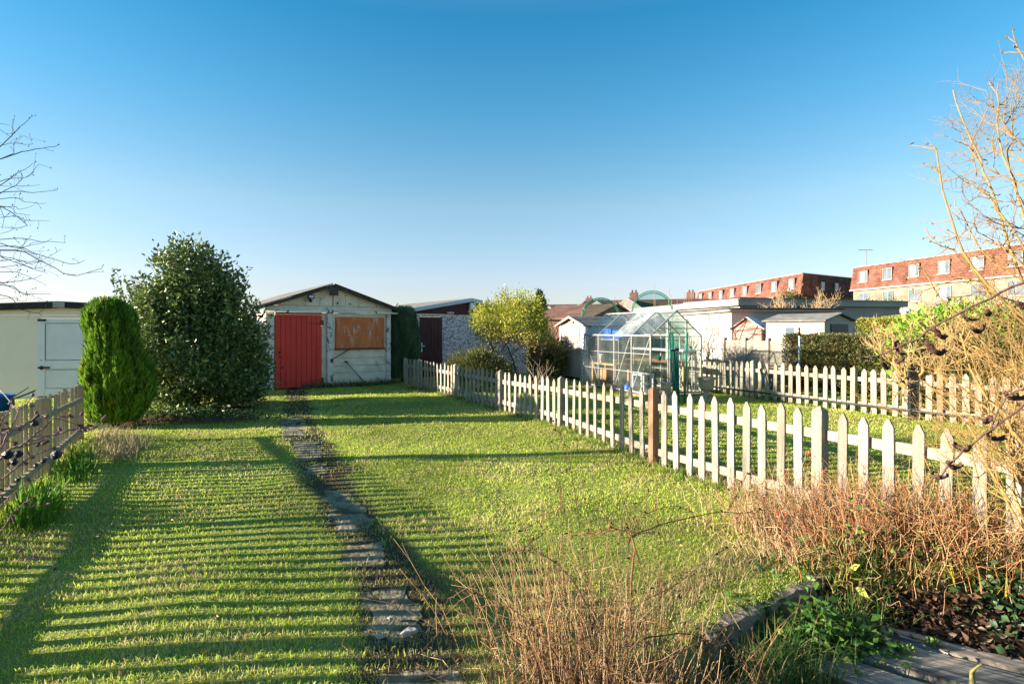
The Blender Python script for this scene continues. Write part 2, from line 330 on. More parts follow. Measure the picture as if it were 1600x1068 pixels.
slabs = [[G(*p) for p in s] for s in slabs_px]
slabs = [[((p[0]-np.mean(s, 0)[0])*.86+np.mean(s, 0)[0], p[1]) for p in s] for s in slabs]
def inpoly(x, y, poly, grow=0):
    c = np.mean(poly, 0); poly = [((p[0]-c[0])*(1+grow)+c[0], (p[1]-c[1])*(1+grow)+c[1]) for p in poly]
    r = np.zeros(x.shape, bool); n = len(poly); j = n - 1
    for i in range(n):
        xi, yi = poly[i]; xj, yj = poly[j]
        cnd = ((yi > y) != (yj > y)) & (x < (xj-xi)*(y-yi)/(yj-yi+1e-12)+xi); r ^= cnd; j = i
    return r
def pathness(x, y):                                       # bare strip down the line of the path
    c = np.interp(y, [2, 3.1, 4.1, 5.1, 6.3, 9.5, 14.8], [-.28, -.56, -.99, -1.52, -2.1, -3.55, -5.6])
    wdt = np.interp(y, [2, 14.8], [.30, .36])
    return 1 - sstep(.55, 1.15, np.abs(x - c) / wdt + .5 * (vnoise(x, y, .35, 9) - .5))
def bare(x, y):                                           # soil under bushes and beside the garage
    b = np.exp(-(((x + 5.9) / 1.5) ** 2 + ((y - 11.2) / 1.1) ** 2) * 1.1)
    b = np.maximum(b, np.exp(-(((x + 6.5) / .6) ** 2 + ((y - 9.4) / .5) ** 2)))
    return np.maximum(b, sink(x, y))
def axis(lo, hi, st, far, k=1.25):
    a = list(np.arange(lo, hi + 1e-6, st)); s = st
    while a[-1] < far: s *= k; a.append(a[-1] + s)
    s = st
    while a[0] > -far: s *= k; a.insert(0, a[0] - s)
    return np.array(a)
xs = axis(-9, 9, .07, 3500); ys = axis(1.2, 17, .07, 3500)
XX, YY = np.meshgrid(xs, ys); ZZ = gz(XX, YY)
nx, ny = len(xs), len(ys); idx = np.arange(nx*ny).reshape(ny, nx)
Fq = np.stack([idx[:-1, :-1], idx[:-1, 1:], idx[1:, 1:], idx[1:, :-1]], -1).reshape(-1, 4)
pm = np.maximum(pathness(XX, YY) * 1.0, bare(XX, YY)); n1 = vnoise(XX, YY, .15, 11); n2 = vnoise(XX, YY, .7, 12)
pm = np.clip(pm + .25 * (n1 - .5), 0, 1)[..., None]
gcol = np.array([.20, .21, .05]) * (1 + .5 * (n2[..., None] - .5)); scol = np.array([.055, .04, .025]) * (1 + .8 * (n1[..., None] - .5))
gc = gcol * (1 - pm) + scol * pm
def groundmat():
    m, n, b = newmat('lawn_soil'); L = n.links; N = n.nodes
    at = N.new('ShaderNodeAttribute'); at.attribute_name = 'Col'; tc = N.new('ShaderNodeTexCoord')
    no = N.new('ShaderNodeTexNoise'); no.inputs['Scale'].default_value = 45; no.inputs['Detail'].default_value = 5; L.new(tc.outputs['Object'], no.inputs[0])
    hs = N.new('ShaderNodeHueSaturation'); mr = N.new('ShaderNodeMapRange'); mr.inputs[3].default_value = .4; mr.inputs[4].default_value = 1.6
    L.new(no.outputs[0], mr.inputs[0]); L.new(mr.outputs[0], hs.inputs['Value']); L.new(at.outputs['Color'], hs.inputs['Color']); L.new(hs.outputs[0], b.inputs['Base Color'])
    b.inputs['Roughness'].default_value = .95; b.inputs['Specular IOR Level'].default_value = .1
    bp = N.new('ShaderNodeBump'); bp.inputs['Strength'].default_value = .7; bp.inputs['Distance'].default_value = .02; L.new(no.outputs[0], bp.inputs['Height']); L.new(bp.outputs[0], b.inputs['Normal'])
    return m
M['ground'] = groundmat()
tag(np_mesh('ground', np.stack([XX, YY, ZZ], -1).reshape(-1, 3), [Fq], M['ground'], None, gc.reshape(-1, 3), smooth=True), kind='structure')

# path slabs
mb = MB()
for s in slabs:
    c = np.mean(s, 0); n = 40; ang = []
    pts = []
    for i in range(len(s)):
        a = np.array(s[i]); b = np.array(s[(i+1) % len(s)])
        for t in np.linspace(0, 1, 7)[:-1]:
            p = a*(1-t) + b*t; p = p + rng.normal(size=2) * .012 + np.array([float(vnoise(p[0], p[1], .16, 44)) - .5, float(vnoise(p[0], p[1], .16, 45)) - .5]) * .13; pts.append(p)
    N0 = len(pts); z = float(gz(c[0], c[1])) + .012
    top = [(p[0], p[1], float(gz(p[0], p[1])) + .004 + random.uniform(-.004, .003)) for p in pts]; bot = [(p[0], p[1], z - .07) for p in pts]
    mb.add([(c[0], c[1], z - .004)] + top + bot, [(0, 1+i, 1+(i+1) % N0) for i in range(N0)] + [(1+i, 1+N0+i, 1+N0+(i+1) % N0, 1+(i+1) % N0) for i in range(N0)])
tag(mb.build('path', M['slab']), kind='structure')

# ------------------------------------------------------------------ fence lines (needed by the grass too)
FR = [(-3.05, 16.3), (-2.46, 15.1), (-1.29, 13.0), (-.22, 11.0), (.78, 9.07), (1.62, 6.5), (2.52, 4.66), (3.42, 2.85)]
FRH = [.74, .76, .76, .76, .79, .88, .90, .90]
FF = [(4.0, 16.3), (4.75, 14.75), (5.51, 13.0), (6.46, 10.75), (7.20, 9.55), (8.15, 7.8)]
FL = [(-6.05, 7.95), (-5.05, 6.15), (-4.08, 4.4), (-3.05, 2.55), (-2.02, .7), (-.98, -1.2)]
def dist_poly(x, y, pl):
    d = np.full(x.shape, 1e9)
    for (ax, ay), (bx, by) in zip(pl[:-1], pl[1:]):
        ux, uy = bx-ax, by-ay; t = np.clip(((x-ax)*ux+(y-ay)*uy)/(ux*ux+uy*uy), 0, 1)
        d = np.minimum(d, np.hypot(x-ax-t*ux, y-ay-t*uy))
    return d
# ------------------------------------------------------------------ grass
def blades(x, y, hgt, wid, lean, cb, ct, name, mat=None, parent=None, z=None, rs=rng):
    N = len(x); z = gz(x, y) if z is None else z
    a = rs.uniform(0, 2*math.pi, N); la = rs.uniform(0, 2*math.pi, N)
    ux, uy = np.cos(a)*wid/2, np.sin(a)*wid/2; lx, ly = np.cos(la)*lean*hgt, np.sin(la)*lean*hgt
    z0 = z - .005
    V = np.stack([np.stack([x-ux, y-uy, z0], -1), np.stack([x+ux, y+uy, z0], -1),
                  np.stack([x+ux*.8+lx*.35, y+uy*.8+ly*.35, z0+hgt*.62], -1), np.stack([x-ux*.8+lx*.35, y-uy*.8+ly*.35, z0+hgt*.62], -1),
                  np.stack([x+lx, y+ly, z0+hgt*np.sqrt(np.clip(1-lean**2*.6, .15, 1))], -1)], 1)
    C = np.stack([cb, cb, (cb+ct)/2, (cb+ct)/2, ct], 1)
    b = (np.arange(N)*5)[:, None]
    return np_mesh(name, V.reshape(-1, 3), [b + [0, 1, 2, 3], b + [3, 2, 4]], mat or M['grass'], parent, C.reshape(-1, 3))
def lawn_pts():
    out = []
    yy = 2.0
    while yy < 19:
        st = .5 if yy < 6 else 1.0
        xa, xb = -.93*(yy+st) - .4, .93*(yy+st) + .4
        dens = 10000 * (3 / max(yy, 2.6)) ** 1.45
        n = int(dens * (xb-xa) * st); out.append(np.stack([rng.uniform(xa, xb, n), rng.uniform(yy, yy+st, n)], -1)); yy += st
    return np.concatenate(out)
gp = lawn_pts(); gx, gy = gp[:, 0], gp[:, 1]
keep = np.ones(len(gx), bool); u01 = rng.random(len(gx))
for s in slabs: jx = (vnoise(gx, gy, .09, 41)-.5)*.13; jy = (vnoise(gx, gy, .09, 42)-.5)*.13; keep &= ~(inpoly(gx+jx, gy+jy, s, -.22) & (u01 < .985))
keep &= u01 > bare(gx, gy) * 1.1
keep &= u01 > np.clip(pathness(gx, gy)*1.25, 0, 1) * (.55+.4*vnoise(gx, gy, .3, 43))
keep &= ~((sink(gx, gy) > .05))
gnx = (gx + 6.17) * .824 + (gy - 14.8) * .566; gny = -(gx + 6.17) * .566 + (gy - 14.8) * .824
keep &= ~((gnx > -.3) & (gnx < 3.3) & (gny > -.02))
keep &= ~((gx < -6.17) & (gy > 13.5))
gx, gy = gx[keep], gy[keep]; N = len(gx)
big = vnoise(gx, gy, .9, 21); sm = vnoise(gx, gy, .22, 22); md = vnoise(gx, gy, .45, 25)
hgt = (.010 + .016 * sm + .012 * md) * (.45 + 1.25 * rng.random(N) ** 2.2)
wid = np.maximum(.0034, .00115 * gy) * rng.uniform(.7, 1.3, N)
dfr = dist_poly(gx, gy, FR); dfl = dist_poly(gx, gy, FL); side = np.minimum(dfr, dfl)
edge = np.exp(-(side/.16)**2)
hgt *= 1 + 1.3*edge*rng.random(N)
dry = np.clip(.10 + .8*sstep(.47, .68, sm*.5 + md*.5) + .3*(big-.5), 0, .9) + .5*np.exp(-(dfr/.4)**2) + .35*np.exp(-((gx-.9)/1.0)**2-((gy-3.1)/.6)**2)
dry += .25*pathness(gx, gy)
isdry = rng.random(N) < np.clip(dry, 0, .95)*.62
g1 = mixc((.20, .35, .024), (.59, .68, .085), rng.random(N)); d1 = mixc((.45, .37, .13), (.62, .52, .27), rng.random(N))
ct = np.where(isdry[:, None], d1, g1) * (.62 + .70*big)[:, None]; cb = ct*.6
ct = np.clip(ct*1.35 + [.05, .04, .015], 0, .85)  # tips painted paler for sunlight as well as winter yellowing, bases darker
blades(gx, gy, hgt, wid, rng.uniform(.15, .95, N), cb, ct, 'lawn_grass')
tag(bpy.data.objects['lawn_grass'], 'short frosty green lawn grass covering the garden ground', 'grass', kind='stuff')

# ------------------------------------------------------------------ picket fences
def picket_mb(w_, h, th, point=True, tip=.06):
    mb = MB()
    if point: prof = [(-w_/2, .02), (w_/2, .02), (w_/2, h-tip), (w_*.12, h), (-w_*.12, h), (-w_/2, h-tip)]
    else: prof = [(-w_/2, .02), (w_/2, .02), (w_/2, h-.008), (w_/2-.01, h), (-w_/2+.01, h), (-w_/2, h-.008)]
    return mb.prism(prof, -th/2, th/2)
def fence(pts, hs, label, side, npk, pw, pm_, rm, postm, point=True, rail_z=(.17, -.20), postw=.09, post_lift=.03, skip=(), browns=(), group=None, rail_h=.080):
    t = thing('picket_fence', label, 'fence', (pts[0][0], pts[0][1], 0), 0, group); o0 = Vector((pts[0][0], pts[0][1], 0))
    cache = {}
    pmesh = {}
    for i in range(len(pts)):
        a = Vector((*pts[i], 0)); nb = Vector((*pts[min(i+1, len(pts)-1)], 0)); pb = Vector((*pts[max(i-1, 0)], 0)); d = (nb-pb).normalized(); ang = math.atan2(d.y, d.x)
        h = hs[i] + post_lift; q = postw/2
        mb = MB().box(-q, q, -q, q, -.05, h-.035).add([(-q,-q,h-.035),(q,-q,h-.035),(q,q,h-.035),(-q,q,h-.035),(0,0,h+.005)], [(0,1,4),(1,2,4),(2,3,4),(3,0,4)])
        o = mb.build('post', browns and (i in browns) and M['picket_brown'] or postm, t, .004); o.location = a - o0; o.rotation_euler.z = ang
        o.rotation_euler.x = random.uniform(-.012, .012)
        if i in browns: o['label'] = 'reddish brown fence post'
    for i in range(len(pts)-1):
        a = Vector((*pts[i], 0)); b = Vector((*pts[i+1], 0)); d = b-a; L = d.length; d.normalize(); nrm = Vector((d.y, -d.x, 0))*side; ang = math.atan2(d.y, d.x)
        n = npk[i] if isinstance(npk, (list, tuple)) else npk
        for rz_ in rail_z:
            za = rz_ if rz_ > 0 else hs[i]+rz_; zb = rz_ if rz_ > 0 else hs[i+1]+rz_
            off = nrm*(.0275+.001); mb = MB()
            p = a + d*(postw/2+.002); q = b - d*(postw/2+.002)
            mb.bar((p-o0)+off+Vector((0,0,za)), (q-o0)+off+Vector((0,0,zb)), .035, rail_h)
            mb.build('rail', rm, t, .004)
        for k in range(n):
            s = (k+1)/(n+1)*L + random.uniform(-.009, .009); h = hs[i]+(hs[i+1]-hs[i])*s/L + random.uniform(-.014, .012)
            key = (round(h, 2), k % 3)
            if key not in pmesh:
                o = picket_mb(pw*random.uniform(.94, 1.04), key[0], .019, point).build('picket', pm_, t, .002); pmesh[key] = o
            else:
                o = pmesh[key].copy(); COL.objects.link(o); o.parent = t
            pz = a + d*s - o0; o.location = pz; o.location.z = random.uniform(-.01, .01)
            o.rotation_euler = (random.uniform(-.02, .02), random.uniform(-.014, .014), ang + random.uniform(-.03, .03))
    return t
fence(FR, FRH, 'pale weathered picket fence dividing the two lawns in the middle, with one reddish post', -1, [6, 10, 10, 10, 10, 10, 10], .080, M['picket'], M['rail'], M['picket'], browns=(5,), group='pointed picket fences')
fence(FF, [.84]*6, 'pale picket fence on the far side of the neighbouring lawn, in front of the hedge', -1, [9, 10, 11, 7, 10], .098, M['picket'], M['rail'], M['picket'], browns=(4,), group='pointed picket fences')
fence(FL, [.79, .83, .88, .93, .97, 1.0], 'greenish timber fence with flat topped slats along the left edge of the lawn', -1, 12, .068, M['picket_left'], M['rail_left'], M['picket_left'], point=False, rail_z=(.17, -.20), postw=.1, post_lift=.0, rail_h=.058)

# ------------------------------------------------------------------ garage with the red door
GA = R(34.5)
t = thing('garage', 'cream flaking concrete garage with a red plank door and boarded window', 'garage', (-6.17, 14.8, 0), GA)
gl, gr, gb = -.22, 3.22, 5.2; gm = 1.5
mb = MB()                                    # wall: front built from lapped panels
mb.box(gl, -.03, 0, .08, 0, 2.02); mb.box(1.21, 1.34, .03, .08, 0, 2.02)
zc = 0
for z0, z1 in ((0, .17), (.17, .37), (.37, .57), (.57, .78), (.78, 1.0)):
    mb.box(1.5, 3.05, .03 + random.uniform(0, .008), .08, z0+.004, z1-.004)
for z0, z1 in ((1.0, 1.24), (1.24, 1.5), (1.5, 1.74), (1.74, 2.02)):
    mb.box(1.5, 1.585, .03 + random.uniform(0, .006), .08, z0+.004, z1-.004); mb.box(2.99, 3.05, .03, .08, z0+.004, z1-.004)
mb.box(1.585, 2.99, .03, .08, 1.92, 2.02); mb.box(1.5, 3.05, .08, .1, 0, 2.0)
mb.box(gl, gl+.06, .08, gb, 0, 2.05); mb.box(gr-.06, gr, .08, gb, 0, 2.05); mb.box(gl, gr, gb-.06, gb, 0, 2.05)
mb.build('wall', M['concrete_paint'], t, .006)
# gable panels, each with a joint
def gt(x): return 2.12 + (2.74-2.12)*(1-abs(x-gm)/1.85)
mb = MB(); xsn = [gl, .25, .78, 1.16, 1.49]
for side_ in (0, 1):
    q = xsn if not side_ else [2*gm - v + .02 for v in xsn]
    for a, b in zip(q[:-1], q[1:]):
        a, b = sorted((a, b)); mb.prism([(a+.004, 2.22), (b-.004, 2.22), (b-.004, max(gt(b), 2.225)), (a+.004, max(gt(a), 2.225))], .02 + random.uniform(0, .008), .09)
mb.prism([(gl, 2.06), (gr, 2.06), (gr, 2.21), (gl, 2.21)], .0, .09)
mb.prism([(gl, 2.1), (gr, 2.1), (gm, 2.74)], .09, .12)
mb.build('gable', M['concrete_paint'], t, .004)
mb = MB().box(1.34, 1.5, -.07, .06, 0, 2.2); mb.build('pillar', M['post_paint'], t, .012)
mb = MB().box(3.05, 3.17, -.07, .06, 0, 2.03); mb.build('pillar', M['post_paint'], t, .012)
mb = MB().box(-.16, -.02, -.03, -.001, 0, 2.03); mb.build('door_frame', M['post_paint'], t, .005)
# door
d = MB(); nP = 9; wP = 1.18/nP
for i in range(nP): d.box(.0+i*wP+.004, (i+1)*wP-.004, -.045, -.012, .045 if i > 0 else .04, 1.975)
dr = d.build('door', M['red_door'], t, .004)
MB().box(.005, 1.175, -.012, .0, .06, 1.96).build('backing_board', M['groove'], dr)
mb = MB().box(.86, 1.2, -.056, -.046, 1.72, 1.75).box(1.16, 1.24, -.06, -.03, 1.69, 1.83); mb.build('hinge', M['rust'], dr)
mb = MB().box(.86, 1.2, -.056, -.046, .19, .22).box(1.16, 1.24, -.06, -.03, .12, .27); mb.build('hinge', M['rust'], dr)
mb = MB().lathe([(.02, 0), (.03, .02), (.022, .045), (.0, .05)], 12); o = mb.build('handle', M['black'], dr, smooth=True); o.location = (.11, -.046, .98); o.rotation_euler = (R(90), 0, 0)
MB().box(.02, 1.19, -.05, .02, 1.98, 2.03).build('lintel', M['rust'], t, .004)
# window board
b_ = MB().box(1.59, 2.985, -.02, .02, 1.06, 1.915); wb = b_.build('window_board', M['orange_board'], t, .004)
MB().box(1.57, 3.0, -.05, .03, 1.02, 1.055).build('window_sill', M['rust'], t, .003)
# gutter pipe, barge boards, roof
MB().tube([(gl-.02, -.10, 2.075), (1.42, -.10, 2.06)], .032, 10).tube([(1.42, -.10, 2.06), (3.36, -.10, 2.045)], .032, 10).build('gutter_pipe', M['white_pipe'], t, smooth=True)
mb = MB()
for x in (.3, 1.36, 1.46, 2.7): mb.box(x-.012, x+.012, -.14, .0, 2.02, 2.10)
mb.build('pipe_bracket', M['metal_dark'], t)
for sgn in (-1, 1):
    xe = gm + sgn*1.98; zp, ze = 2.81, 2.81-1.98*(.62/1.85)
    x1 = gm+sgn*.03
    pr = [(x1, zp-.01), (xe, ze), (xe, ze-.085), (x1, zp-.095)]
    MB().prism(pr, -.16, -.12).build('barge_board', M['fascia'], t, .003)
    # corrugated sheet
    mb = MB(); n = 60
    prof = []
    for i in range(n+1):
        prof.append(-.2 + (gb+.35)*i/n)
    vs = []; 
    for i, y in enumerate(prof):
        o_ = .018*math.sin(i*math.pi/1.5)
        vs += [(x1, y, zp+.012+o_), (xe+sgn*.04, y, ze+.0+o_)]
    fsn = [(2*i, 2*i+1, 2*i+3, 2*i+2) for i in range(n)]; m_ = mb.add(vs, fsn)
    o = m_.build('roof_sheet', M['roof_grey'], t); sm_ = o.modifiers.new('solid', 'SOLIDIFY'); sm_.thickness = .012
MB().box(1.36, 1.60, -.19, -.161, 2.50, 2.75).build('ridge_block', M['fascia'], t, .004)
lp = MB().box(.80, .97, -.16, -.10, 2.40, 2.50).build('security_light', M['black'], t, .01)
MB().box(.83, .94, -.165, -.161, 2.425, 2.475).build('lens', M['white'], lp)
o = MB().lathe([(.0, 0), (.03, .01), (.045, .04), (.03, .07), (0, .075)], 12).build('sensor', M['black'], lp, smooth=True); o.location = (.885, -.12, 2.30)
MB().box(.875, .895, -.13, .02, 2.32, 2.42).build('bracket', M['metal_dark'], lp)
MB().box(1.62, 1.66, -.0, .012, 2.28, 2.33).box(1.95, 2.02, .0, .012, 2.275, 2.30).build('vent_hole', M['black'], t)
MB().tube([(3.28, -.12, 2.2), (3.36, -.13, 2.34)], .012, 6).build('bolt', M['metal_dark'], t)
# bars against the garage
tool = thing('leaning_pole', 'grey metal pole lying diagonally against the boards below the garage window', 'pole', (-6.17, 14.8, 0), GA)
MB().tube([(1.86, -.05, .68), (2.4, -.16, .03)], .018, 8).build('shaft', M['galv'], tool, smooth=True)
MB().box(1.82, 1.90, -.08, -.02, .66, .70).build('handle', M['metal_dark'], tool, .005)
tool = thing('stay_bar', 'thin dark window stay bar hanging slanted between pillar and window board', 'bar', (-6.17, 14.8, 0), GA)
MB().tube([(1.47, -.08, .76), (1.95, -.04, 1.02)], .011, 8).build('rod', M['metal_dark'], tool, smooth=True)
MB().lathe([(.0, -.03), (.03, -.02), (.034, .02), (0, .03)], 10, (1.46, -.09, .75)).build('knob', M['black'], tool, smooth=True)

# ------------------------------------------------------------------ second garage
t = thing('garage', 'pebbledashed garage with a dark maroon door and maroon boarded gable', 'garage', (-2.98, 18.5, 0), GA)
MB().box(-.5, -.03, 0, .1, 0, 2.08).box(.80, 4.26, 0, .1, 0, 2.08).box(-.5, -.4, .1, 5, 0, 2.08).box(4.16, 4.26, .1, 5, 0, 2.08).box(-.4, 4.16, 4.9, 5, 0, 2.08).build('wall', M['pebble'], t)
MB().box(-.03, .80, .0, .1, 2.0, 2.08).build('lintel', M['pebble'], t)
g2 = 1.88
mb = MB(); x = -.5
while x < 4.2:
    x2 = min(x+.14, 4.26); f_ = lambda q: 2.14+(2.56-2.14)*(1-abs(q-g2)/2.38)
    mb.prism([(x+.003, 2.085), (x2-.003, 2.085), (x2-.003, max(2.09, f_(x2))), (x+.003, max(2.09, f_(x)))], -.02, .02); x = x2
mb.build('gable', M['maroon'], t)
MB().prism([(-.48, 2.09), (4.24, 2.09), (g2, 2.5)], .021, .06).build('gable_backing', M['maroon'], t)
for sgn in (-1, 1):
    xe = g2+sgn*2.58; ze = 2.66-2.58*.178
    MB().prism([(g2+sgn*.002, 2.655), (xe, ze), (xe, ze-.12), (g2+sgn*.002, 2.535)], -.14, -.10).build('barge_board', M['shade_blue'], t, .003)
    MB().prism([(g2+sgn*.002, 2.66), (xe, ze+.005), (xe, ze-.03), (g2+sgn*.002, 2.625)], -.099, 5.2).build('roof_sheet', M['roof_grey'], t)
d = MB()
for i in range(6): d.box(i*.13-.005+.003, (i+1)*.13-.005-.003, -.0, .04, .03, 1.99)
d.box(-.0, .77, .04, .06, .03, 1.99); dr = d.build('door', M['maroon'], t)
MB().box(.02, .06, -.03, -.001, .85, 1.15).box(.03, .14, -.05, -.03, 1.03, 1.055).build('handle', M['white'], dr, .004)
MB().box(1.80, 2.02, -.14, -.021, 2.24, 2.50).build('floodlight', M['white'], t, .02)
s_ = MB().box(.98, 1.22, -.032, -.021, 2.12, 2.165).build('name_plate', M['white'], t, .002)
mb = MB()
for i in range(9):
    if i != 4: mb.box(1.0+i*.023, 1.012+i*.023, -.035, -.033, 2.133, 2.152)
mb.build('lettering', M['black'], s_)

# ------------------------------------------------------------------ left outbuilding
t = thing('outbuilding', 'low cream outbuilding with a white ledged door and black felt roof edge', 'shed', (-10.82, 13.0, 0), R(8))
MB().box(-3.5, -.01, 0, .1, 0, 1.90).box(1.06, 3.0, 0, .1, 0, 1.90).box(-.01, 1.06, 0, .1, 1.83, 1.90).box(-3.5, -3.4, .1, 4, 0, 1.9).box(2.9, 3.0, .1, 4, 0, 1.9).build('wall', M['cream_wall'], t)
MB().prism([(-3.5, 1.905), (3.0, 1.905), (3.0, 1.93), (.45, 2.12), (-3.5, 1.93)], .0, .09).build('gable', M['cream_wall'], t)
MB().prism([(-3.7, 1.86), (.45, 2.06), (.45, 2.20), (-3.7, 2.02)], -.12, -.07).build('fascia', M['black_felt'], t, .004)
MB().prism([(.452, 2.07), (3.2, 1.93), (3.2, 2.06), (.452, 2.20)], -.12, -.07).build('fascia', M['black_felt'], t, .004)
MB().prism([(-3.7, 2.0), (.45, 2.18), (3.2, 2.04), (3.2, 2.08), (.45, 2.22), (-3.7, 2.04)], -.069, 4.2).build('roof', M['black_felt'], t)
MB().box(.38, .62, -.14, -.121, 2.07, 2.20).build('cap_flashing', M['galv'], t)
d = MB().box(.0, 1.05, .0, .05, .05, 1.82).box(.0, .14, -.02, -.001, .05, 1.82).box(.94, 1.05, -.02, -.001, .05, 1.82)
d.box(.142, .938, -.018, -.001, 1.72, 1.82).box(.142, .938, -.018, -.001, .66, .86).box(.142, .938, -.018, -.001, .05, .22)
dr = d.build('door', M['white_dirty'], t, .004)
MB().box(.142, .938, -.004, -.0005, 1.708, 1.719).box(.142, .938, -.004, -.0005, .861, .873).box(.142, .938, -.004, -.0005, .647, .659).box(.142, .938, -.004, -.0005, .221, .23).box(.1415, .150, -.004, -.0005, .874, 1.7).box(.929, .938, -.004, -.0005, .874, 1.7).build('painted_shadow_line', M['metal_dark'], dr)  # dark strips stand in for shadow lines along the door rails
MB().box(.0, .25, -.035, -.021, .68, .72).box(.06, .11, -.05, -.036, .655, .74).build('latch', M['metal_dark'], dr)
MB().box(.0, .17, -.035, -.021, 1.76, 1.81).build('hinge', M['metal_dark'], dr)
MB().lathe([(0, 0), (.015, .0), (.015, .01), (0, .012)], 10).build('keyhole', M['black'], dr).location = (.07, -.022, .87)
x_, y_, z_ = P(4, 640, 11)
t = thing('tub', 'bright blue plastic tub on the grass beyond the left fence', 'tub', (x_-.05, 11, 0))
MB().lathe([(.0, 0), (.16, 0), (.21, .28), (.225, .28), (.225, .31), (.20, .31), (.155, .03), (0, .03)], 24).build('bucket', M['blue_plastic'], t, smooth=True)
# ------------------------------------------------------------------ greenhouse
GH = R(23); t = thing('greenhouse', 'aluminium framed glass greenhouse with staging inside on the neighbouring lawn', 'greenhouse', (3.17, 13.0, 0), GH)
W_, L_, E_, RZ = 1.45, 3.0, 1.43, 2.01
fr = MB(); q = .028
def gbar(a, b, w_=q, mbx=None): (mbx or fr).bar(a, b, w_, w_)
for y in (0, L_):
    for x in (0, W_): gbar((x, y, .05), (x, y, E_), .034)
    gbar((0, y, E_), (W_/2, y, RZ)); gbar((W_, y, E_), (W_/2, y, RZ)); gbar((.02, y, .09), (W_-.02, y, .09), .036)
    gbar((.02, y, E_-.02), (W_-.02, y, E_-.02), .022)
for x in (0, W_): gbar((x, .02, E_), (x, L_-.02, E_), .036); gbar((x, .02, .09), (x, L_-.02, .09), .036)
gbar((W_/2, 0, RZ), (W_/2, L_, RZ), .036)
ys_ = [L_*k/4 for k in (1, 2, 3)]
for y in ys_:
    for x in (0, W_): gbar((x, y, .1), (x, y, E_-.02), .026); gbar((x, y, E_), (W_/2, y, RZ), .026)
for x in (0, W_):
    gbar((x, .02, 1.0), (x, L_-.02, 1.0), .014); gbar((x, .02, .56), (x, L_-.02, .56), .014)
gbar((.012, .05, E_-.05), (.012, L_*.25, .12), .018); gbar((.012, L_-.05, E_-.05), (.012, L_*.74, .12), .018); gbar((.012, L_*.28, E_-.05), (.012, L_*.5, .12), .018)
gbar((W_-.012, .05, E_-.05), (W_-.012, L_*.3, .12), .018)
gbar((.49, 0, .1), (.49, 0, 1.80), .028); gbar((1.02, 0, .1), (1.02, 0, 1.78), .028); gbar((.2, 0, 1.60), (W_-.2, 0, 1.60), .022)
gbar((.49, L_, .1), (.49, L_, 1.8), .022); gbar((.97, L_, .1), (.97, L_, 1.8), .022)
fr.build('frame', M['alu'], t)
gth = .004
for k in range(4):                            # panes
    y0, y1 = L_*k/4+.016, L_*(k+1)/4-.016
    for x in (0, W_):
        MB().box(x-gth/2, x+gth/2, y0, y1, .11, E_-.02).build('pane', M['glass'], t)
    for sgn in (-1, 1):
        xa = 0 if sgn < 0 else W_
        if sgn < 0 and k == 3 and False: continue
        MB().add([(xa, y0, E_+.01), (xa, y1, E_+.01), (W_/2+sgn*.015, y1, RZ), (W_/2+sgn*.015, y0, RZ)], [(0, 1, 2, 3)]).build('roof_pane', M['glass_dirty'] if (k == 1 or sgn > 0) else M['glass'], t)
for x0, x1 in ((.02, .475), (1.035, W_-.02)):
    for y in (0, L_): MB().box(x0, x1, y-gth/2, y+gth/2, .11, E_-.035).build('pane', M['glass'], t)
MB().box(.505, .955, L_-gth/2, L_+gth/2, .11, E_-.035).build('pane', M['glass'], t)
for y in (0, L_): MB().prism([(.05, E_), (W_-.05, E_), (W_/2, RZ-.04)], y-gth/2, y+gth/2).build('gable_pane', M['glass'], t)
dr = MB()
for a, b in (((.52, -.03, .12), (.52, -.03, 1.74)), ((1.0, -.03, .12), (1.0, -.03, 1.74)), ((.52, -.03, 1.74), (1.0, -.03, 1.74)), ((.52, -.03, .12), (1.0, -.03, .12)), ((.52, -.03, .85), (1.0, -.03, .85))): dr.bar(a, b, .03, .022)
dr = dr.build('door', M['alu'], t); MB().box(.54, .98, -.032, -.028, .14, 1.72).build('glass', M['glass'], dr)
vt = MB().bar((-.02+.36, .80, E_+.33), (-.02+.36, 1.46, E_+.33), .03, .02).build('roof_vent', M['alu'], t)
MB().box(-.05, W_+.05, -.05, L_+.05, 0, .05).build('base_slab', M['concrete'], t)
def in_gh(x, y, z=0): c, s = math.cos(GH), math.sin(GH); return (3.17+c*x-s*y, 13.0+s*x+c*y, z)
# staging inside
b = thing('staging_bench', 'slatted orange timber bench at the far side inside the greenhouse', 'bench', in_gh(.85, .4, .05), GH)
mb = MB()
for k in range(6): mb.box(.0+k*.085, .07+k*.085, 0, 2.45, .72, .745)
mb.build('slatted_top', M['wood_bench'], b)
for x, y in ((.03, .05), (.45, .05), (.03, 2.35), (.45, 2.35)): MB().box(x, x+.045, y, y+.045, 0, .72).build('leg', M['wood_bench'], b)
b = thing('staging_bench', 'low orange brown timber table near the side glass inside the greenhouse', 'bench', in_gh(.06, 1.55, .05), GH)
MB().box(0, .5, 0, 1.2, .60, .64).build('table_top', M['wood_bench'], b)
for x, y in ((.02, .02), (.42, .02), (.02, 1.12), (.42, 1.12)): MB().box(x, x+.06, y, y+.06, 0, .6).build('leg', M['wood_bench'], b)
MB().box(.05, .45, .5, .8, .2, .5).build('drawer', M['wood_bench'], b)
b = thing('shelf_rack', 'white high level shelf along the far side inside the greenhouse', 'shelf', in_gh(1.0, .1, 0), GH)
MB().box(0, .38, 0, 2.6, 1.05, 1.09).build('shelf', M['white'], b)
for y in (.1, 1.3, 2.5): MB().bar((.36, y, 1.05), (.36, y, .05), .02, .02).build('leg', M['alu'], b)
b = thing('step_stool', 'small white stool standing near the door inside the greenhouse', 'stool', in_gh(.15, .55, .05), GH)
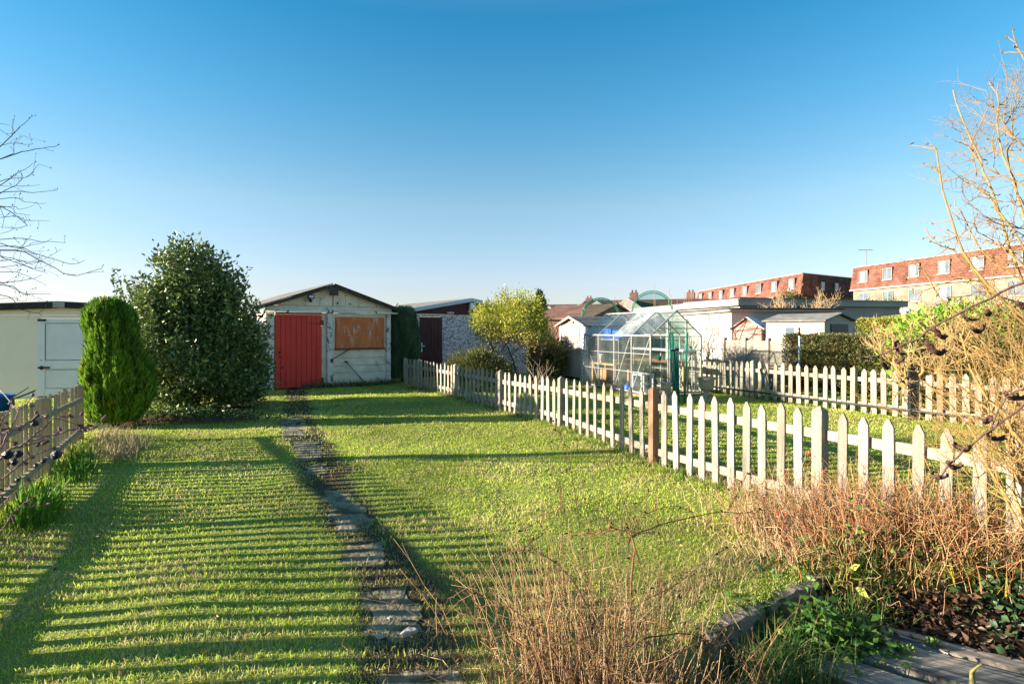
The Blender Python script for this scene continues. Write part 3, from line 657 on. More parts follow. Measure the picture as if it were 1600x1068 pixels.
MB().box(0, .36, 0, .4, .42, .45).build('seat', M['white'], b)
for x, y in ((.0, .0), (.32, .0), (.0, .36), (.32, .36)): MB().box(x, x+.03, y, y+.03, 0, .42).build('leg', M['white'], b)
MB().box(0, .36, .012, .022, .2, .23).build('stretcher', M['white'], b)
mb = MB().lathe([(0, 0), (.07, 0), (.1, .05), (.08, .14), (.03, .16), (.03, .2), (0, .2)], 14); mb.tube([(.08, 0, .05), (.2, 0, .16), (.23, 0, .22)], .014, 6)
wc = mb.build('watering_can', M['blue_plastic'], None, smooth=True); wc.location = in_gh(.2, 1.2, .05); tag(wc, 'small blue watering can on the greenhouse floor', 'watering can')
pots = [((.15, 1.7, .69), .05, .10, 'white', 'short white pot at the near end of the low greenhouse table'), ((.25, 2.0, .69), .06, .12, 'green_metal', 'green pot in the middle of the low greenhouse table'),
        ((.15, 2.35, .69), .06, .2, 'white', 'tall white container at the far end of the low greenhouse table'), ((1.0, 1.0, .795), .06, .1, 'green_metal', 'green plant pot on the slatted greenhouse bench')]
for (px_, r_, h_, m_, lb) in [(p[0], p[1], p[2], p[3], p[4]) for p in pots]:
    o = MB().lathe([(0, 0), (r_*.7, 0), (r_, h_), (r_*1.12, h_), (r_*1.12, h_*1.12), (r_*.95, h_*1.12), (r_*.6, .02), (0, .02)], 14).build('plant_pot', M[m_], None, smooth=True)
    o.location = in_gh(*px_); tag(o, lb, 'pot')
# stacked blue boxes giving the blue patches behind the far roof panes
o = MB().box(0, .42, 0, 1.35, 0, .03).box(.12, .42, .05, .5, .03, .22).box(.12, .42, .6, 1.0, .03, .26).build('blue_box_shapes', M['blue_plastic'], None, .01); o.location = in_gh(.18, 1.55, 1.33); o.rotation_euler.z = GH; tag(o, 'blue box shapes on the rack under the far greenhouse roof', 'tray')
o = thing('wire_rack', 'thin metal rack holding the blue boxes high inside the greenhouse', 'rack', in_gh(.15, 1.53, 0), GH)
MB().bar((0, 0, 1.31), (0, 1.4, 1.31), .02, .02).bar((.46, 0, 1.31), (.46, 1.4, 1.31), .02, .02).build('rail', M['alu'], o)
for x in (0, .46):
    for y in (0, 1.4): MB().bar((x, y, .05), (x, y, 1.3), .016, .016).build('leg', M['alu'], o)
# garden stakes leaning on the gable
for k, (xa, xb, top, lab) in enumerate([(1101/5.93, 1150/5.93, 523, 'leftmost'), (1130/5.93, 1163/5.93, 523, 'second'), (1268/5.93, 1243/5.93, 523, 'rightmost'),
                                  (1160/5.93, 1178/5.93, 547, 'third'), (1180/5.93, 1190/5.93, 547, 'fourth')]):
    a = P(860+xa, top, 12.55); b_ = P(860+xb, 640 - (8 if k > 2 else 0), 12.0 if k < 3 else 12.2); b_.z = 0; tt = MB()
    st_ = thing('garden_stake', '%s of the tall green coated stakes leaning in front of the greenhouse door' % lab, 'stake', tuple(b_), 0, 'green stakes leaning by the greenhouse door')
    MB().tube([(0, 0, 0), tuple(a-b_)], .021, 8).build('shaft', M['green_metal'], st_, smooth=True)
    c_ = (a-b_); MB().lathe([(.026, 0), (.026, .05), (0, .06)], 8, tuple(c_)).build('cap', M['green_metal'] if k < 3 else M['metal_dark'], st_)
    MB().tube([tuple(c_*.0+Vector((0, 0, .3))), tuple(Vector((.04, -.03, .5)))], .008, 5)
rk = thing('garden_rake', 'black handled tool standing among the green stakes', 'tool', (P(1062, 640, 12.1).x, 12.3, 0))
MB().tube([(0, 0, 0), (-.02, .1, 1.12)], .012, 8).build('shaft', M['metal_dark'], rk); MB().box(-.11, .08, .08, .12, 1.10, 1.14).build('head', M['metal_dark'], rk)
# urns
def urn(loc, sc, label):
    t = thing('stone_urn', label, 'planter', loc, .4)
    pr = [(.0, 0), (.16, 0), (.16, .06), (.11, .08), (.08, .12), (.09, .15), (.18, .19), (.24, .28), (.255, .42), (.25, .52), (.30, .55), (.30, .60), (.23, .60), (.22, .55), (0, .5)]
    MB().lathe([(r*sc, z*sc) for r, z in pr], 24).build('bowl', M['stone'], t, smooth=True)
    MB().box(-.2*sc, .2*sc, -.2*sc, .2*sc, -loc[2], -.001).build('plinth', M['stone'], t, .01)
u = P(1104, 640, 12.4); urn((u.x, 12.4, .13), .66, 'tall weathered stone urn standing right of the greenhouse')
u = P(1043, 640, 11.9); urn((u.x, 12.0, .20), .42, 'stone urn planter standing in front of the greenhouse by the green stakes')
# ------------------------------------------------------------------ resin shed
t = thing('resin_shed', 'small cream plastic shed with taupe arched panel door and grey shingle roof', 'shed', (2.22, 17.4, 0), GH)
sw, sl_, se, sp_ = 1.6, 1.9, 1.74, 1.97
MB().box(.0, sl_, 0, .05, 0, se).box(0, sl_, sw-.05, sw, 0, se).box(sl_-.05, sl_, .051, sw-.051, 0, se).prismx([(0, se), (sw, se), (sw/2, sp_-.03)], .02, sl_-.02).box(0, .05, .051, .3, 0, se).box(0, .05, 1.3, sw-.051, 0, se).box(0, .05, .3, 1.3, 1.66, se).build('wall', M['resin'], t)
mb = MB()
for k in range(11): mb.prismx([(-.012, .1+k*.15), (-.001, .24+k*.15), (-.001, .1+k*.15)], .09, sl_-.09)
mb.build('siding', M['resin'], t)
mb = MB()
for x in (-.012,):
    for y0 in (-.012, sw-.12): mb.box(x-.015, x+.0, y0, y0+.13, 0, se-.02)
mb.box(.0, .11, -.03, -.013, 0, se-.02); mb.build('corner_trim', M['white'], t, .005)
mb = MB()
for k in range(14): mb.box(-.032, -.028, .03, .07, .08+k*.12, .12+k*.12).box(-.032, -.028, sw-.08, sw-.04, .08+k*.12, .12+k*.12)
mb.build('trim_slot', M['shingle'], t)
dr = MB().box(-.02, .02, .31, 1.29, .08, 1.64).build('door', M['resin_door'], t, .006)
mb = MB().box(-.032, -.021, .42, 1.18, .15, .80)
ar = [(.42, .90), (1.18, .90), (1.18, 1.40)] + [(.8+.38*math.cos(a), 1.40+.13*math.sin(a)) for a in np.linspace(.2, math.pi-.2, 9)] + [(.42, 1.40)]
mb.prismx(ar, -.032, -.021); mb.build('door_panel', M['resin_door'], dr, .006)
for s0, s1 in ((-.12, sw/2), (sw+.12, sw/2)):
    mb = MB(); n = 7
    for k in range(n):
        f0, f1 = k/n, (k+1)/n; y0 = s0+(s1-s0)*f0; y1 = s0+(s1-s0)*f1; z0 = se-.06+(sp_-se+.08)*f0; z1 = se-.06+(sp_-se+.08)*f1
        mb.add([(-.1, y0, z0+.03), (sl_+.1, y0, z0+.03), (sl_+.1, y1, z1+.012), (-.1, y1, z1+.012), (-.1, y0, z0), (sl_+.1, y0, z0), (sl_+.1, y1, z1), (-.1, y1, z1)], [(0,1,2,3),(7,6,5,4),(0,4,5,1),(1,5,6,2),(2,6,7,3),(3,7,4,0)])
    mb.build('roof', M['shingle'], t)
MB().prismx([(-.13, se-.07), (-.13, se-.02), (sw/2, sp_+.04), (sw+.13, se-.02), (sw+.13, se-.07), (sw/2, sp_-.03)], -.13, -.101).build('gable_trim', M['resin'], t)
MB().box(-.03, -.0, .68, .92, 1.78, 1.84).build('vent', M['wood_bench'], t)
wd = MB().box(.35, .75, -.04, -.013, 1.0, 1.38).build('window_frame', M['resin'], t); MB().box(.38, .72, -.045, -.041, 1.03, 1.35).build('pane', M['winglass'], wd)

# ------------------------------------------------------------------ background buildings
def along(a, b):
    a = Vector((*a, 0)); b = Vector((*b, 0)); return a, math.atan2((b-a).y, (b-a).x), (b-a).length
def mansard(label, a, b, depth, ztop, zm, zb, nwin, lower, wz, front_in=.0, endwin=0, skew=0):
    """local x from a (near end) to b, the front on the -y side"""
    A, ang, L = along(a, b); t = thing('apartment_block', label, 'building', tuple(A), ang, 'mansard roofed apartment blocks')
    s = 1.0
    mb = MB()
    V = [(-.3, -.28, zm), (L+.3, -.3, zm), (L+.3-skew, depth+.3, zm), (-.3, depth+.3, zm), (s*-.1, front_in, ztop), (L-.3*s, front_in, ztop), (L-.3*s-skew, depth-front_in, ztop), (-.1*s, depth-front_in, ztop)]
    mb.add(V, [(0, 1, 5, 4), (1, 2, 6, 5), (2, 3, 7, 6), (3, 0, 4, 7), (4, 5, 6, 7), (3, 2, 1, 0)]); mb.build('mansard_roof', M['tiles'], t)
    MB().add([(.3, front_in-.15, ztop+z_) if i_ == 0 else (L-.3, front_in-.15, ztop+z_) if i_ == 1 else (L-.3-skew, depth-front_in+.15, ztop+z_) if i_ == 2 else (.3, depth-front_in+.15, ztop+z_) for z_ in (.003, .10) for i_ in range(4)], [(0,3,2,1),(4,5,6,7),(0,1,5,4),(1,2,6,5),(2,3,7,6),(3,0,4,7)]).build('roof_coping', M['white_render'], t)
    MB().box(0, L-skew, 0, depth, zb, zm-.18).build('wall', M['brick'] if lower else M['white_render'], t)
    MB().box(-.33, L+.33-skew, -.33, depth+.33, zm-.18, zm-.003).build('eaves_band', M['white_render'], t)
    def window(x, z0, z1, y, ww, recess):
        f = MB(); f.box(x-ww/2, x-ww/2+.05, y-.05, y+.05, z0, z1).box(x+ww/2-.05, x+ww/2, y-.05, y+.05, z0, z1).box(x-ww/2+.05, x+ww/2-.05, y-.05, y+.05, z1-.05, z1).box(x-ww/2+.05, x+ww/2-.05, y-.05, y+.05, z0, z0+.05).box(x-.025, x+.025, y-.04, y+.04, z0+.05, z1-.05)
        if recess:
            MB().box(x-ww/2-.12, x-ww/2-.003, y-.03, y+.6, z0-.05, z1+.06).box(x+ww/2+.003, x+ww/2+.06, y-.03, y+.6, z0-.05, z1+.06).box(x-ww/2-.12, x+ww/2+.06, y-.03, y+.6, z1+.063, z1+.10).build('dark_reveal', M['rooftile'], t)  # dark surround, wider on the left, stands in for the shaded window recess
        wf = f.build('window', M['white_render'], t); MB().box(x-ww/2+.05, x+ww/2-.05, y+.01, y+.03, z0+.05, z1-.05).build('pane', M['flatglass'], wf)
        MB().box(x-ww/2+.12, x+.0+ww*.1, y+.004, y+.009, z0+.12, z1-.12).build('curtain', M['white_render'], wf) if random.random() < .45 else None
        MB().box(x-ww/2-.12, x+ww/2+.12, y-.16, y-.051, z0-.09, z0-.01).build('sill', M['white_render'], wf)
    for k in range(nwin):
        x = (k+.5)*L/nwin; hh = ztop-zm; yf = -.3+(front_in+.3)*.34
        window(x, zm+hh*.30, zm+hh*.80, yf, wz, True)
        if lower: window(x, zm-2.0, zm-.55, -.06, wz*1.15, False)
    if endwin:
        for k in range(endwin):
            yy = depth*(.38+.3*k); f = MB().box(L+.1-.2, L+.16, yy-.5, yy+.5, zm+.9, zm+2.0).build('window', M['white'], t)
    return t
# block one: long face towards the sun, shaded end towards us
mansard('further red tile hung mansard apartment block with its dark end wall showing', (36.3, 112), (38.4, 75.5), 12.5, 9.15, 6.35, 0, 8, False, 1.45, .45, 0, 7.0)
t1 = [o for o in COL.objects if o.name.startswith('apartment_block')][0]
Lb = math.hypot(2.1, 36.5)
for k in (0, 1):
    yy = 4.6+3.1*k; an = math.atan2(-7.0, 12.5)
    f = MB().box(-.55, .35, -.06, .06, 0, 1.25).build('window', M['white_render'], t1); f.location = (Lb-.05-7.0*yy/12.5+.02, yy, 7.0); f.rotation_euler.z = math.pi/2-an*-1 if False else math.pi/2+math.atan2(7.0, 12.5)
    MB().box(-.47, .27, -.075, -.062, .08, 1.17).build('pane', M['winglass'], f)
mansard('nearer red tile hung mansard apartment block with buff brick storey under its tiles', (45.0, 75), (51.0, 42), 12, 9.75, 6.9, 0, 9, True, 1.35, .1)
o = MB().tube([(0, 0, 0), (0, 0, 2.2)], .05, 6).tube([(-1.1, 0, 2.2), (.8, 0, 2.2)], .04, 6).build('tv_aerial', M['galv'], None); o.location = (44.6+1.5, 74, 9.9-.1); tag(o, 'thin television aerial on the nearer apartment block roof', 'aerial')
def simple_block(label, a, b, depth, zt, wallm, roofm, cat='building', ov=.25, th=.22, name='flat_roofed_building', zb=0):
    A, ang, L = along(a, b); t = thing(name, label, cat, (A.x, A.y, zb), ang)
    MB().box(0, L, 0, depth, 0, zt-th-zb).build('wall', wallm, t)
    MB().box(-ov, L+ov, -ov, depth+ov, zt-th+.002-zb, zt-.05-zb).build('fascia', M['white_render'] if roofm == M['tar'] else roofm, t)
    MB().box(-ov-.05, L+ov+.05, -ov-.05, depth+ov+.05, zt-.048-zb, zt-zb).build('roof', roofm, t)
    return t
def gable_block(label, a, b, depth, ze, zp, wallm, roofm, cat='house', name='house', chim=False, ov=.2, bargem=None):
    """gable end runs a -> b facing -y side"""
    A, ang, L = along(a, b); t = thing(name, label, cat, tuple(A), ang)
    MB().prism([(0, 0), (L, 0), (L, ze), (L/2, zp-.06), (0, ze)], 0, depth).build('wall', wallm, t)
    for s in (0, 1):
        xe, sg = (-ov, -1) if s == 0 else (L+ov, 1); zz = ze-(zp-ze)/(L/2)*ov
        MB().prism([(L/2+sg*.002, zp), (xe, zz), (xe, zz-.07), (L/2+sg*.002, zp-.07)], -ov, depth+ov).build('roof', roofm, t)
        if bargem: MB().prism([(L/2+sg*.002, zp-.01), (xe, zz-.01), (xe, zz-.13), (L/2+sg*.002, zp-.13)], -ov-.03, -ov-.002).build('barge_board', bargem, t)
    if chim: MB().box(L*.5-.4, L*.5+.4, depth*.4, depth*.4+.9, zp-.3, zp+.9).build('chimney', M['redbrick'], t)
    return t
def row(label, a, b, depth, ze, zp, wallm, roofm, chims=(), gables=()):
    """ridge runs a -> b, slope towards us, optional white gables"""
    A, ang, L = along(a, b); t = thing('terrace_houses', label, 'houses', tuple(A), ang)
    MB().prismx([(0, 0), (depth, 0), (depth, ze), (depth/2, zp-.05), (0, ze)], 0, L).build('wall', wallm, t)
    MB().prismx([(-.3, ze-.1), (depth/2, zp), (depth/2, zp+.1), (-.3, ze)], -.2, L+.2).build('roof', roofm, t)
    MB().prismx([(depth+.3, ze-.1), (depth/2, zp), (depth/2, zp+.1), (depth+.3, ze)], -.2, L+.2).build('roof', roofm, t)
    for x, g in gables: MB().prism([(x-g, ze-1.4), (x+g, ze-1.4), (x+g, ze), (x, ze+g*.75), (x-g, ze)], -1.0, depth/2-.5).build('gable', M['white_render'], t)
    for x in chims:
        c = MB().box(x-.45, x+.45, depth/2-.3, depth/2+.3, zp-.2, zp+.9).build('chimney', M['redbrick'], t); [MB().lathe([(.12, 0), (.1, .3), (0, .3)], 8, (x+q_, depth/2, zp+.9)).build('chimney_pot', M['redbrick'], c) for q_ in (-.2, .2)]
    return t
simple_block('white walled garage block with dark roof edge behind the bare espalier', (P(1040, 0, 27).x, 27), (P(1143, 0, 20.5).x, 20.5), 4, 2.36, M['white_render'], M['tar'], ov=.15, th=.14)
# carport canopy
ca = P(1146, 484, 20.6); t = thing('lean_to', 'dark open lean-to roof on a white post beside the small striped shed', 'canopy', (ca.x, 20.6, 0), .05)
MB().prism([(-.05, 2.20), (1.75, 2.16), (1.75, 2.30), (-.05, 2.36)], 0, 1.6).build('roof', M['tar'], t); MB().box(.0, .09, 0, .09, 0, 2.19).build('post', M['white'], t)
MB().box(.3, 1.5, .3, 1.2, 1.95, 2.1).build('blue_sheet', M['blue_plastic'], t)
simple_block('long pale flat roofed workshop with white fascia behind the sheds', (P(948, 0, 44).x, 44), (P(1156, 0, 27).x, 27), 9, 3.03, M['white_render'], M['white_render'], th=.3)
simple_block('flat roofed garage row in painted blue shade, with black roof line behind the small sheds', (P(1157, 0, 28).x, 28), (P(1370, 0, 31).x, 31), 4, 3.16, M['shade_blue'], M['tar'], th=.2)
# striped stained shed
a = P(1144, 0, 19.5); b = P(1190, 0, 19.0); t = thing('wooden_shed', 'little timber shed with peeling red and white striped boards', 'shed', (a.x, 19.5, 0), math.atan2(-.5, b.x-a.x)); L = math.hypot(b.x-a.x, .5)
ze, zp = 1.68, 2.02
M['stripe'] = surf('peeling_striped_boards', (.42, .33, .27), (.36, .27, .21), 2, .8, .3, 20, (1.2, 1, 12), c3=(.26, .08, .05), s3=.9, t3=.50, w3=.04)
MB().prism([(0, 0), (L, 0), (L, ze), (L/2, zp-.05), (0, ze)], 0, 1.6).build('wall', M['stripe'], t)
mb = MB()
for k in range(14): mb.prismx([(-.014, .1+k*.11), (-.001, .2+k*.11), (-.001, .1+k*.11)], .01, L-.01)
mb.build('cladding', M['stripe'], t)
for sg in (-1, 1): MB().prism([(L/2+sg*.002, zp), (L/2+sg*(L/2+.08), ze-.07), (L/2+sg*(L/2+.08), ze-.11), (L/2+sg*.002, zp-.045)], -.06, 1.7).build('roof', M['shade_blue'] if sg > 0 else M['stripe'], t)
# white garden shed
a = P(1197, 0, 18.8); b = P(1288, 0, 17.2)
A, ang, L = along((a.x, 18.8), (b.x, 17.2)); t = thing('garden_shed', 'pale cream garden shed with grey roof and small window above the hedge', 'shed', tuple(A), ang)
MB().box(0, L, 0, 1.7, 0, 1.84).prismx([(0, 1.845), (1.7, 1.845), (.85, 2.03)], .02, L-.02).build('wall', M['resin'], t)
MB().prismx([(-.12, 1.83), (.85, 2.06), (.85, 2.10), (-.12, 1.87)], -.1, L+.1).build('roof', M['roof_grey'], t); MB().prismx([(1.82, 1.83), (.852, 2.06), (.852, 2.10), (1.82, 1.87)], -.1, L+.1).build('roof', M['roof_grey'], t)
MB().box(L+.003, L+.03, .35, 1.35, .1, 1.75).build('door', M['metal_dark'], t)
wf = MB().box(.65, 1.02, -.03, -.002, 1.38, 1.68).build('window', M['white_dirty'], t); MB().box(.68, .99, -.035, -.031, 1.41, 1.65).build('pane', M['winglass'], wf)
MB().box(1.45, 1.47, -.008, -.002, .1, 1.82).build('batten', M['white'], t)
# small white gabled building behind
a = P(1180, 0, 25.5); b = P(1232, 0, 24.5); gable_block('small pale gabled roof with dark barge boards peeping over the garden sheds', (a.x, 25.5), (b.x, 24.5), 3, 2.35, 2.72, M['shade_blue'], M['rooftile'], 'building', 'gabled_shed', bargem=M['tar'])
# concrete panel fence
a = P(1132, 0, 17.5); b = P(1240, 0, 15.3); A, ang, L = along((a.x, 17.5), (b.x, 15.3)); t = thing('panel_fence', 'pale concrete panel fence in front of the striped shed', 'fence', tuple(A), ang)
nb = 3
for k in range(nb+1): MB().box(k*L/nb-.05, k*L/nb+.05, -.06, .06, 0, 1.33).build('post', M['panel_concrete'], t, .005)
for k in range(nb):
    mb = MB()
    for j in range(4): mb.box(k*L/nb+.055, (k+1)*L/nb-.055, -.02, .02, .02+j*.31, .325+j*.31)
    mb.build('panel', M['panel_concrete'], t, .008)
# brown roofed brick building and far houses
row('dark red brick outbuilding with a brown roof behind the resin shed', (P(835, 0, 36).x, 36), (P(925, 0, 33).x, 33), 5, 2.3, 3.1, M['redbrick'], M['redbrick'])
row('terrace of brown roofed houses with white gables on the left of the skyline', (P(800, 0, 75).x, 75), (P(925, 0, 72).x, 72), 9, 4.0, 5.0, M['white_render'], M['rooftile'], (9.5,), ((5.2, .9), (9.0, 1.2)))
row('terrace of brown roofed houses with white gables seen between the two green net domes', (P(905, 0, 62).x, 62), (P(1092, 0, 58).x, 58), 8, 3.9, 4.9, M['white_render'], M['rooftile'], (5.4,), ((2.1, 1.1), (5.3, 1.5)))
row('small brown roofed house left of the red apartment blocks', (P(1040, 0, 66).x, 66), (P(1100, 0, 64).x, 64), 7, 4.3, 5.2, M['redbrick'], M['rooftile'], (2.2,))

# net domes
def dome(label, cx, Y, r, ztop, z0=0):
    c = P(cx, 0, Y); t = thing('netting_dome', label, 'plant cage', (c.x, Y, 0), -math.atan2(c.x, Y))
    mb = MB(); n = 22; hh = ztop
    arc = [(-r*math.cos(a), max(z0, hh - r + r*math.sin(a))) for a in np.linspace(0, math.pi, n)]
    arc = [(-r, 0)] + arc + [(r, 0)]
    V = []; 
    for y in (0, .7, 1.4): V += [(x, y, z) for x, z in arc]
    m = len(arc); MB().add(V, [(j*m+i, j*m+i+1, (j+1)*m+i+1, (j+1)*m+i) for j in (0, 1) for i in range(m-1)]).build('net', M['net'], t)
    MB().add([(x, 1.4, z) for x, z in arc], [tuple(range(m))]).build('net', M['net'], t)
    for y in (0, 1.4): MB().tube([(x, y, z) for x, z in arc], .022, 6).build('hoop', M['green_metal'], t, smooth=True)
dome('left green netting dome rising behind the resin shed', 938, 24, .78, 2.92)
dome('right taller green netting dome rising behind the greenhouse ridge', 1019, 25, .88, 3.28)

# ------------------------------------------------------------------ vegetation
def lumpy_shell(c, rad, n_cl, n_per, clr, rs, zlow=-.9, shell=.75, seed=0, squash=1, topw=0):
    """leaf points in clusters spread through an uneven crown; returns points, outward dirs"""
    C = []; k = 0
    while len(C) < n_cl:
        d = rs.normal(size=3); d /= np.linalg.norm(d)
        if d[2] < zlow: continue
        rr = rs.uniform(0, 1) ** (1/3) if rs.random() > shell else rs.uniform(.86, 1.02)
        lob = 1 + .16*math.sin(3.1*math.atan2(d[1], d[0])+seed) + .10*math.sin(5.3*d[2]+seed*2+2*d[0])
        C.append(np.array([d[0]*rad[0], d[1]*rad[1], d[2]*rad[2]])*rr*lob)
    C = np.array(C); cc = np.repeat(C, n_per, 0); pts = cc + rs.normal(size=cc.shape)*clr*np.array([1, 1, squash])
    dirs = pts/np.array(rad); dirs /= np.linalg.norm(dirs, axis=1, keepdims=True)+1e-9
    return pts + np.array(c), dirs, np.repeat(rs.random(len(C)), n_per)
def trunkset(t, base, tips, r0, mat, rs, name='branches', c=(.10, .075, .05), wob=.06):
    sg = Seg()
    for tp in tips:
        tp = np.array(tp); b = np.array(base)+rs.normal(size=3)*[.05, .05, 0]; n = 6; pts = []
        for i in range(n+1):
            f = i/n; p = b*(1-f)+tp*f; p = p + rs.normal(size=3)*wob*math.sin(math.pi*f); pts.append(p)
        sg.path(pts, r0, r0*.25, c)
    return sg.build(name, mat, t, 6)
# big glossy shrub
rs = np.random.default_rng(11)
t = thing('evergreen_shrub', 'huge dark glossy leaved evergreen shrub left of the red garage door', 'shrub', (-6.32, 11.3, 0))
n = 0; pts, dd, cv = lumpy_shell((.05, 0, 1.00), (1.18, 1.1, 1.12), 400, 72, .115, rs, -.9, .60, 1.0)
# extra bulk low and conical top with shoots
p2, d2, c2 = lumpy_shell((.0, 0, 2.05), (.78, .7, 1.05), 150, 62, .11, rs, -.5, .6, 2.0)
sh = []; sd = []; sg = Seg()
for k in range(120):
    a = rs.uniform(0, 2*math.pi); rr = math.sqrt(rs.random())*1.25; x, y = rr*math.cos(a), rr*.85*math.sin(a); zt = 3.32 - 1.02*rr - .1*rr*rr + rs.normal()*.06
    if k < 16: x, y, zt = -1.2+rs.normal()*.14, rs.normal()*.3, 2.35+rs.normal()*.2
    L = rs.uniform(.25, .5); tip = np.array([x*1.06, y, zt+.1+(.22*rs.random() if k % 3 == 0 else 0)]); b0 = np.array([x*.9, y*.9, zt-L]); sg.add(b0, tip, .006, .003, (.10, .12, .05))
    for q in range(24): f = rs.random(); sh.append(b0*(1-f)+tip*f); sd.append(rs.normal(size=3)*.8+[0, 0, .7])
pts = np.concatenate([pts, p2, np.array(sh)]); sdn = np.array(sd); dd = np.concatenate([dd, d2, sdn]); cv = np.concatenate([cv, c2, rs.random(len(sh))*.6+.4])
k_ = pts[:, 2] > .12; pts, dd, cv = pts[k_], dd[k_], cv[k_]
N = len(pts); dirs = dd*.6 + rdirs(N, rs)*.9 + [0, 0, .15]
cols = mixc((.035, .08, .026), (.19, .25, .06), np.clip(cv*.55+rs.random(N)*.45, 0, 1)); yel = rs.random(N) < .12; cols[yel] = (.30, .34, .07)
leaves('foliage', pts, dirs, .09, M['glossleaf'], t, cols, .5, .3, rs)
sg.build('shoots', M['stem'], t)
trunkset(t, (0, 0, 0), [(rs.uniform(-.7, .7), rs.uniform(-.6, .6), rs.uniform(1.2, 2.2)) for _ in range(14)], .035, M['stem'], rs)
# thuja / columnar conifer
def conifer(name, label, loc, prof, N, seed, c1, c2, spray=.09, up=1.0, lob=.06, aspect=.35, cat='conifer'):
    """prof: list of (z, rx, xoffset)"""
    rs = np.random.default_rng(seed); t = thing(name, label, cat, loc)
    zs = np.array([p[0] for p in prof]); rx = np.array([p[1] for p in prof]); xo = np.array([p[2] for p in prof])
    z = rs.uniform(zs[0], zs[-1], N*2); wgt = np.interp(z, zs, rx); z = z[rs.random(N*2) < wgt/rx.max()][:N]; N = len(z)
    a = rs.uniform(0, 2*math.pi, N)
    col_ = np.floor(a*7 + 2*np.sin(z*3)).astype(int); ridge = .5*np.abs(np.sin(a*9+1.5*np.sin(z*2.3)))+.6*vnoise(a*5, z*1.6, .35, seed+5); depth = rs.random(N)**2.2
    r = np.interp(z, zs, rx)*(1-lob+lob*ridge)*(1-.42*depth)*(1+.08*np.sin(a*2+z*2))*(.90+.22*vnoise(a*2.4, z*2.6, .5, seed+9))+rs.normal(size=N)*.012
    zsj = z
    pts = np.stack([np.cos(a)*r+np.interp(z, zs, xo), np.sin(a)*r, zsj], -1)
    dirs = np.stack([np.cos(a)*.30, np.sin(a)*.30, np.full(N, up)], -1)+rs.normal(size=(N, 3))*.22
    cl = vnoise(a*2.2, z*2.0, .8, seed)*.55+vnoise(a*6, z*3, .3, seed+1)*.3+.15*rs.random(N)
    cols = mixc(c1, c2, np.clip(cl*1.5-.25, 0, 1))
    bm_ = (vnoise(a*3, z*3, .35, seed+11) > .80) & (rs.random(N) < .5); cols[bm_] = np.array(c2)*[1.3, .75, 1.0]
    leaves('foliage', pts, dirs, spray, M['leaf'], t, cols, aspect, .2, rs)
    MB().tube([(prof[0][2], 0, -.02), (prof[0][2], 0, .5), (xo.mean(), 0, zs[-1]*.8)], [.06, .05, .015], 8).build('trunk', M['fascia'], t, smooth=True)
    return t
conifer('columnar_conifer', 'bright green rounded columnar conifer at the end of the left fence', (-6.45, 9.25, 0),
        [(.05, .28, .0), (.2, .36, .02), (.45, .44, .07), (.75, .48, .07), (1.0, .43, .03), (1.3, .36, -.02), (1.6, .38, -.08), (1.8, .35, -.11), (1.93, .24, -.12), (2.0, .08, -.12)], 46000, 31, (.05, .13, .01), (.21, .36, .03), .11, 1.0, .28, .24)
conifer('columnar_conifer', 'blue green clipped conifer between the two garages', (-3.25, 17.0, 0),
        [(.1, .32, 0), (.5, .42, 0), (1.2, .46, 0), (1.8, .42, 0), (2.08, .36, 0), (2.2, .15, .05)], 26000, 32, (.045, .11, .05), (.13, .23, .11), .11, 1.3, .12, .16)
rs = np.random.default_rng(12)
x = P(748, 0, 14.3).x; t = thing('low_shrub', 'low rounded olive green conifer shrub behind the middle fence', 'shrub', (x, 14.3, 0))
pts, dd, cv = lumpy_shell((0, 0, .48), (.72, .5, .55), 200, 60, .08, rs, -.6, .8, 3.); k_ = pts[:, 2] > .02; pts, dd, cv = pts[k_], dd[k_], cv[k_]; N = len(pts)
leaves('foliage', pts, dd*.8+rdirs(N, rs)*.6+[0, 0, .4], .07, M['leaf'], t, mixc((.05, .06, .012), (.15, .15, .03), np.clip(cv*.5+rs.random(N)*.5, 0, 1)), .25, .2, rs)
trunkset(t, (0, 0, 0), [(rs.normal()*.3, rs.normal()*.3, .6) for _ in range(8)], .02, M['stem'], rs)

# generic bare branching
def grow(sg, p, d, L, r, lvl, rs, c, nch=3, spread=.6, upb=.15, seg=4, wob=.16, shrink=.68, tips=None, ctip=None):
    pts = [np.array(p)]; d = np.array(d, float); d /= np.linalg.norm(d); st = L/seg
    dirs = []
    for i in range(seg):
        d = d + rs.normal(size=3)*wob + np.array([0, 0, upb]); d /= np.linalg.norm(d); pts.append(pts[-1]+d*st); dirs.append(d.copy())
    sg.path(pts, r, r*.55, c if lvl > 0 or ctip is None else ctip)
    if lvl <= 0:
        if tips is not None: tips.append((pts[-1], d))
        return
    for k in range(nch):
        i = rs.integers(1, seg+1) if k else seg; dd = dirs[i-1] + rs.normal(size=3)*spread
        grow(sg, pts[i], dd, L*shrink*rs.uniform(.75, 1.2), r*.55, lvl-1, rs, c, nch, spread, upb, seg, wob, shrink, tips, ctip)
def bare_shrub(name, label, loc, stems, L, r, lvl, seed, c, h0=0, spread0=.5, ctip=None, cat='shrub', **kw):
    rs = np.random.default_rng(seed); t = thing(name, label, cat, loc); sg = Seg(); tips = []
    for k in range(stems): grow(sg, rs.normal(size=3)*[.05, .05, 0]+[0, 0, h0], [rs.normal()*spread0, rs.normal()*spread0, 1], L*rs.uniform(.8, 1.15), r, lvl, rs, c, tips=tips, ctip=ctip, **kw)
    sg.build('branches', M['stem'], t, 5); return t, tips
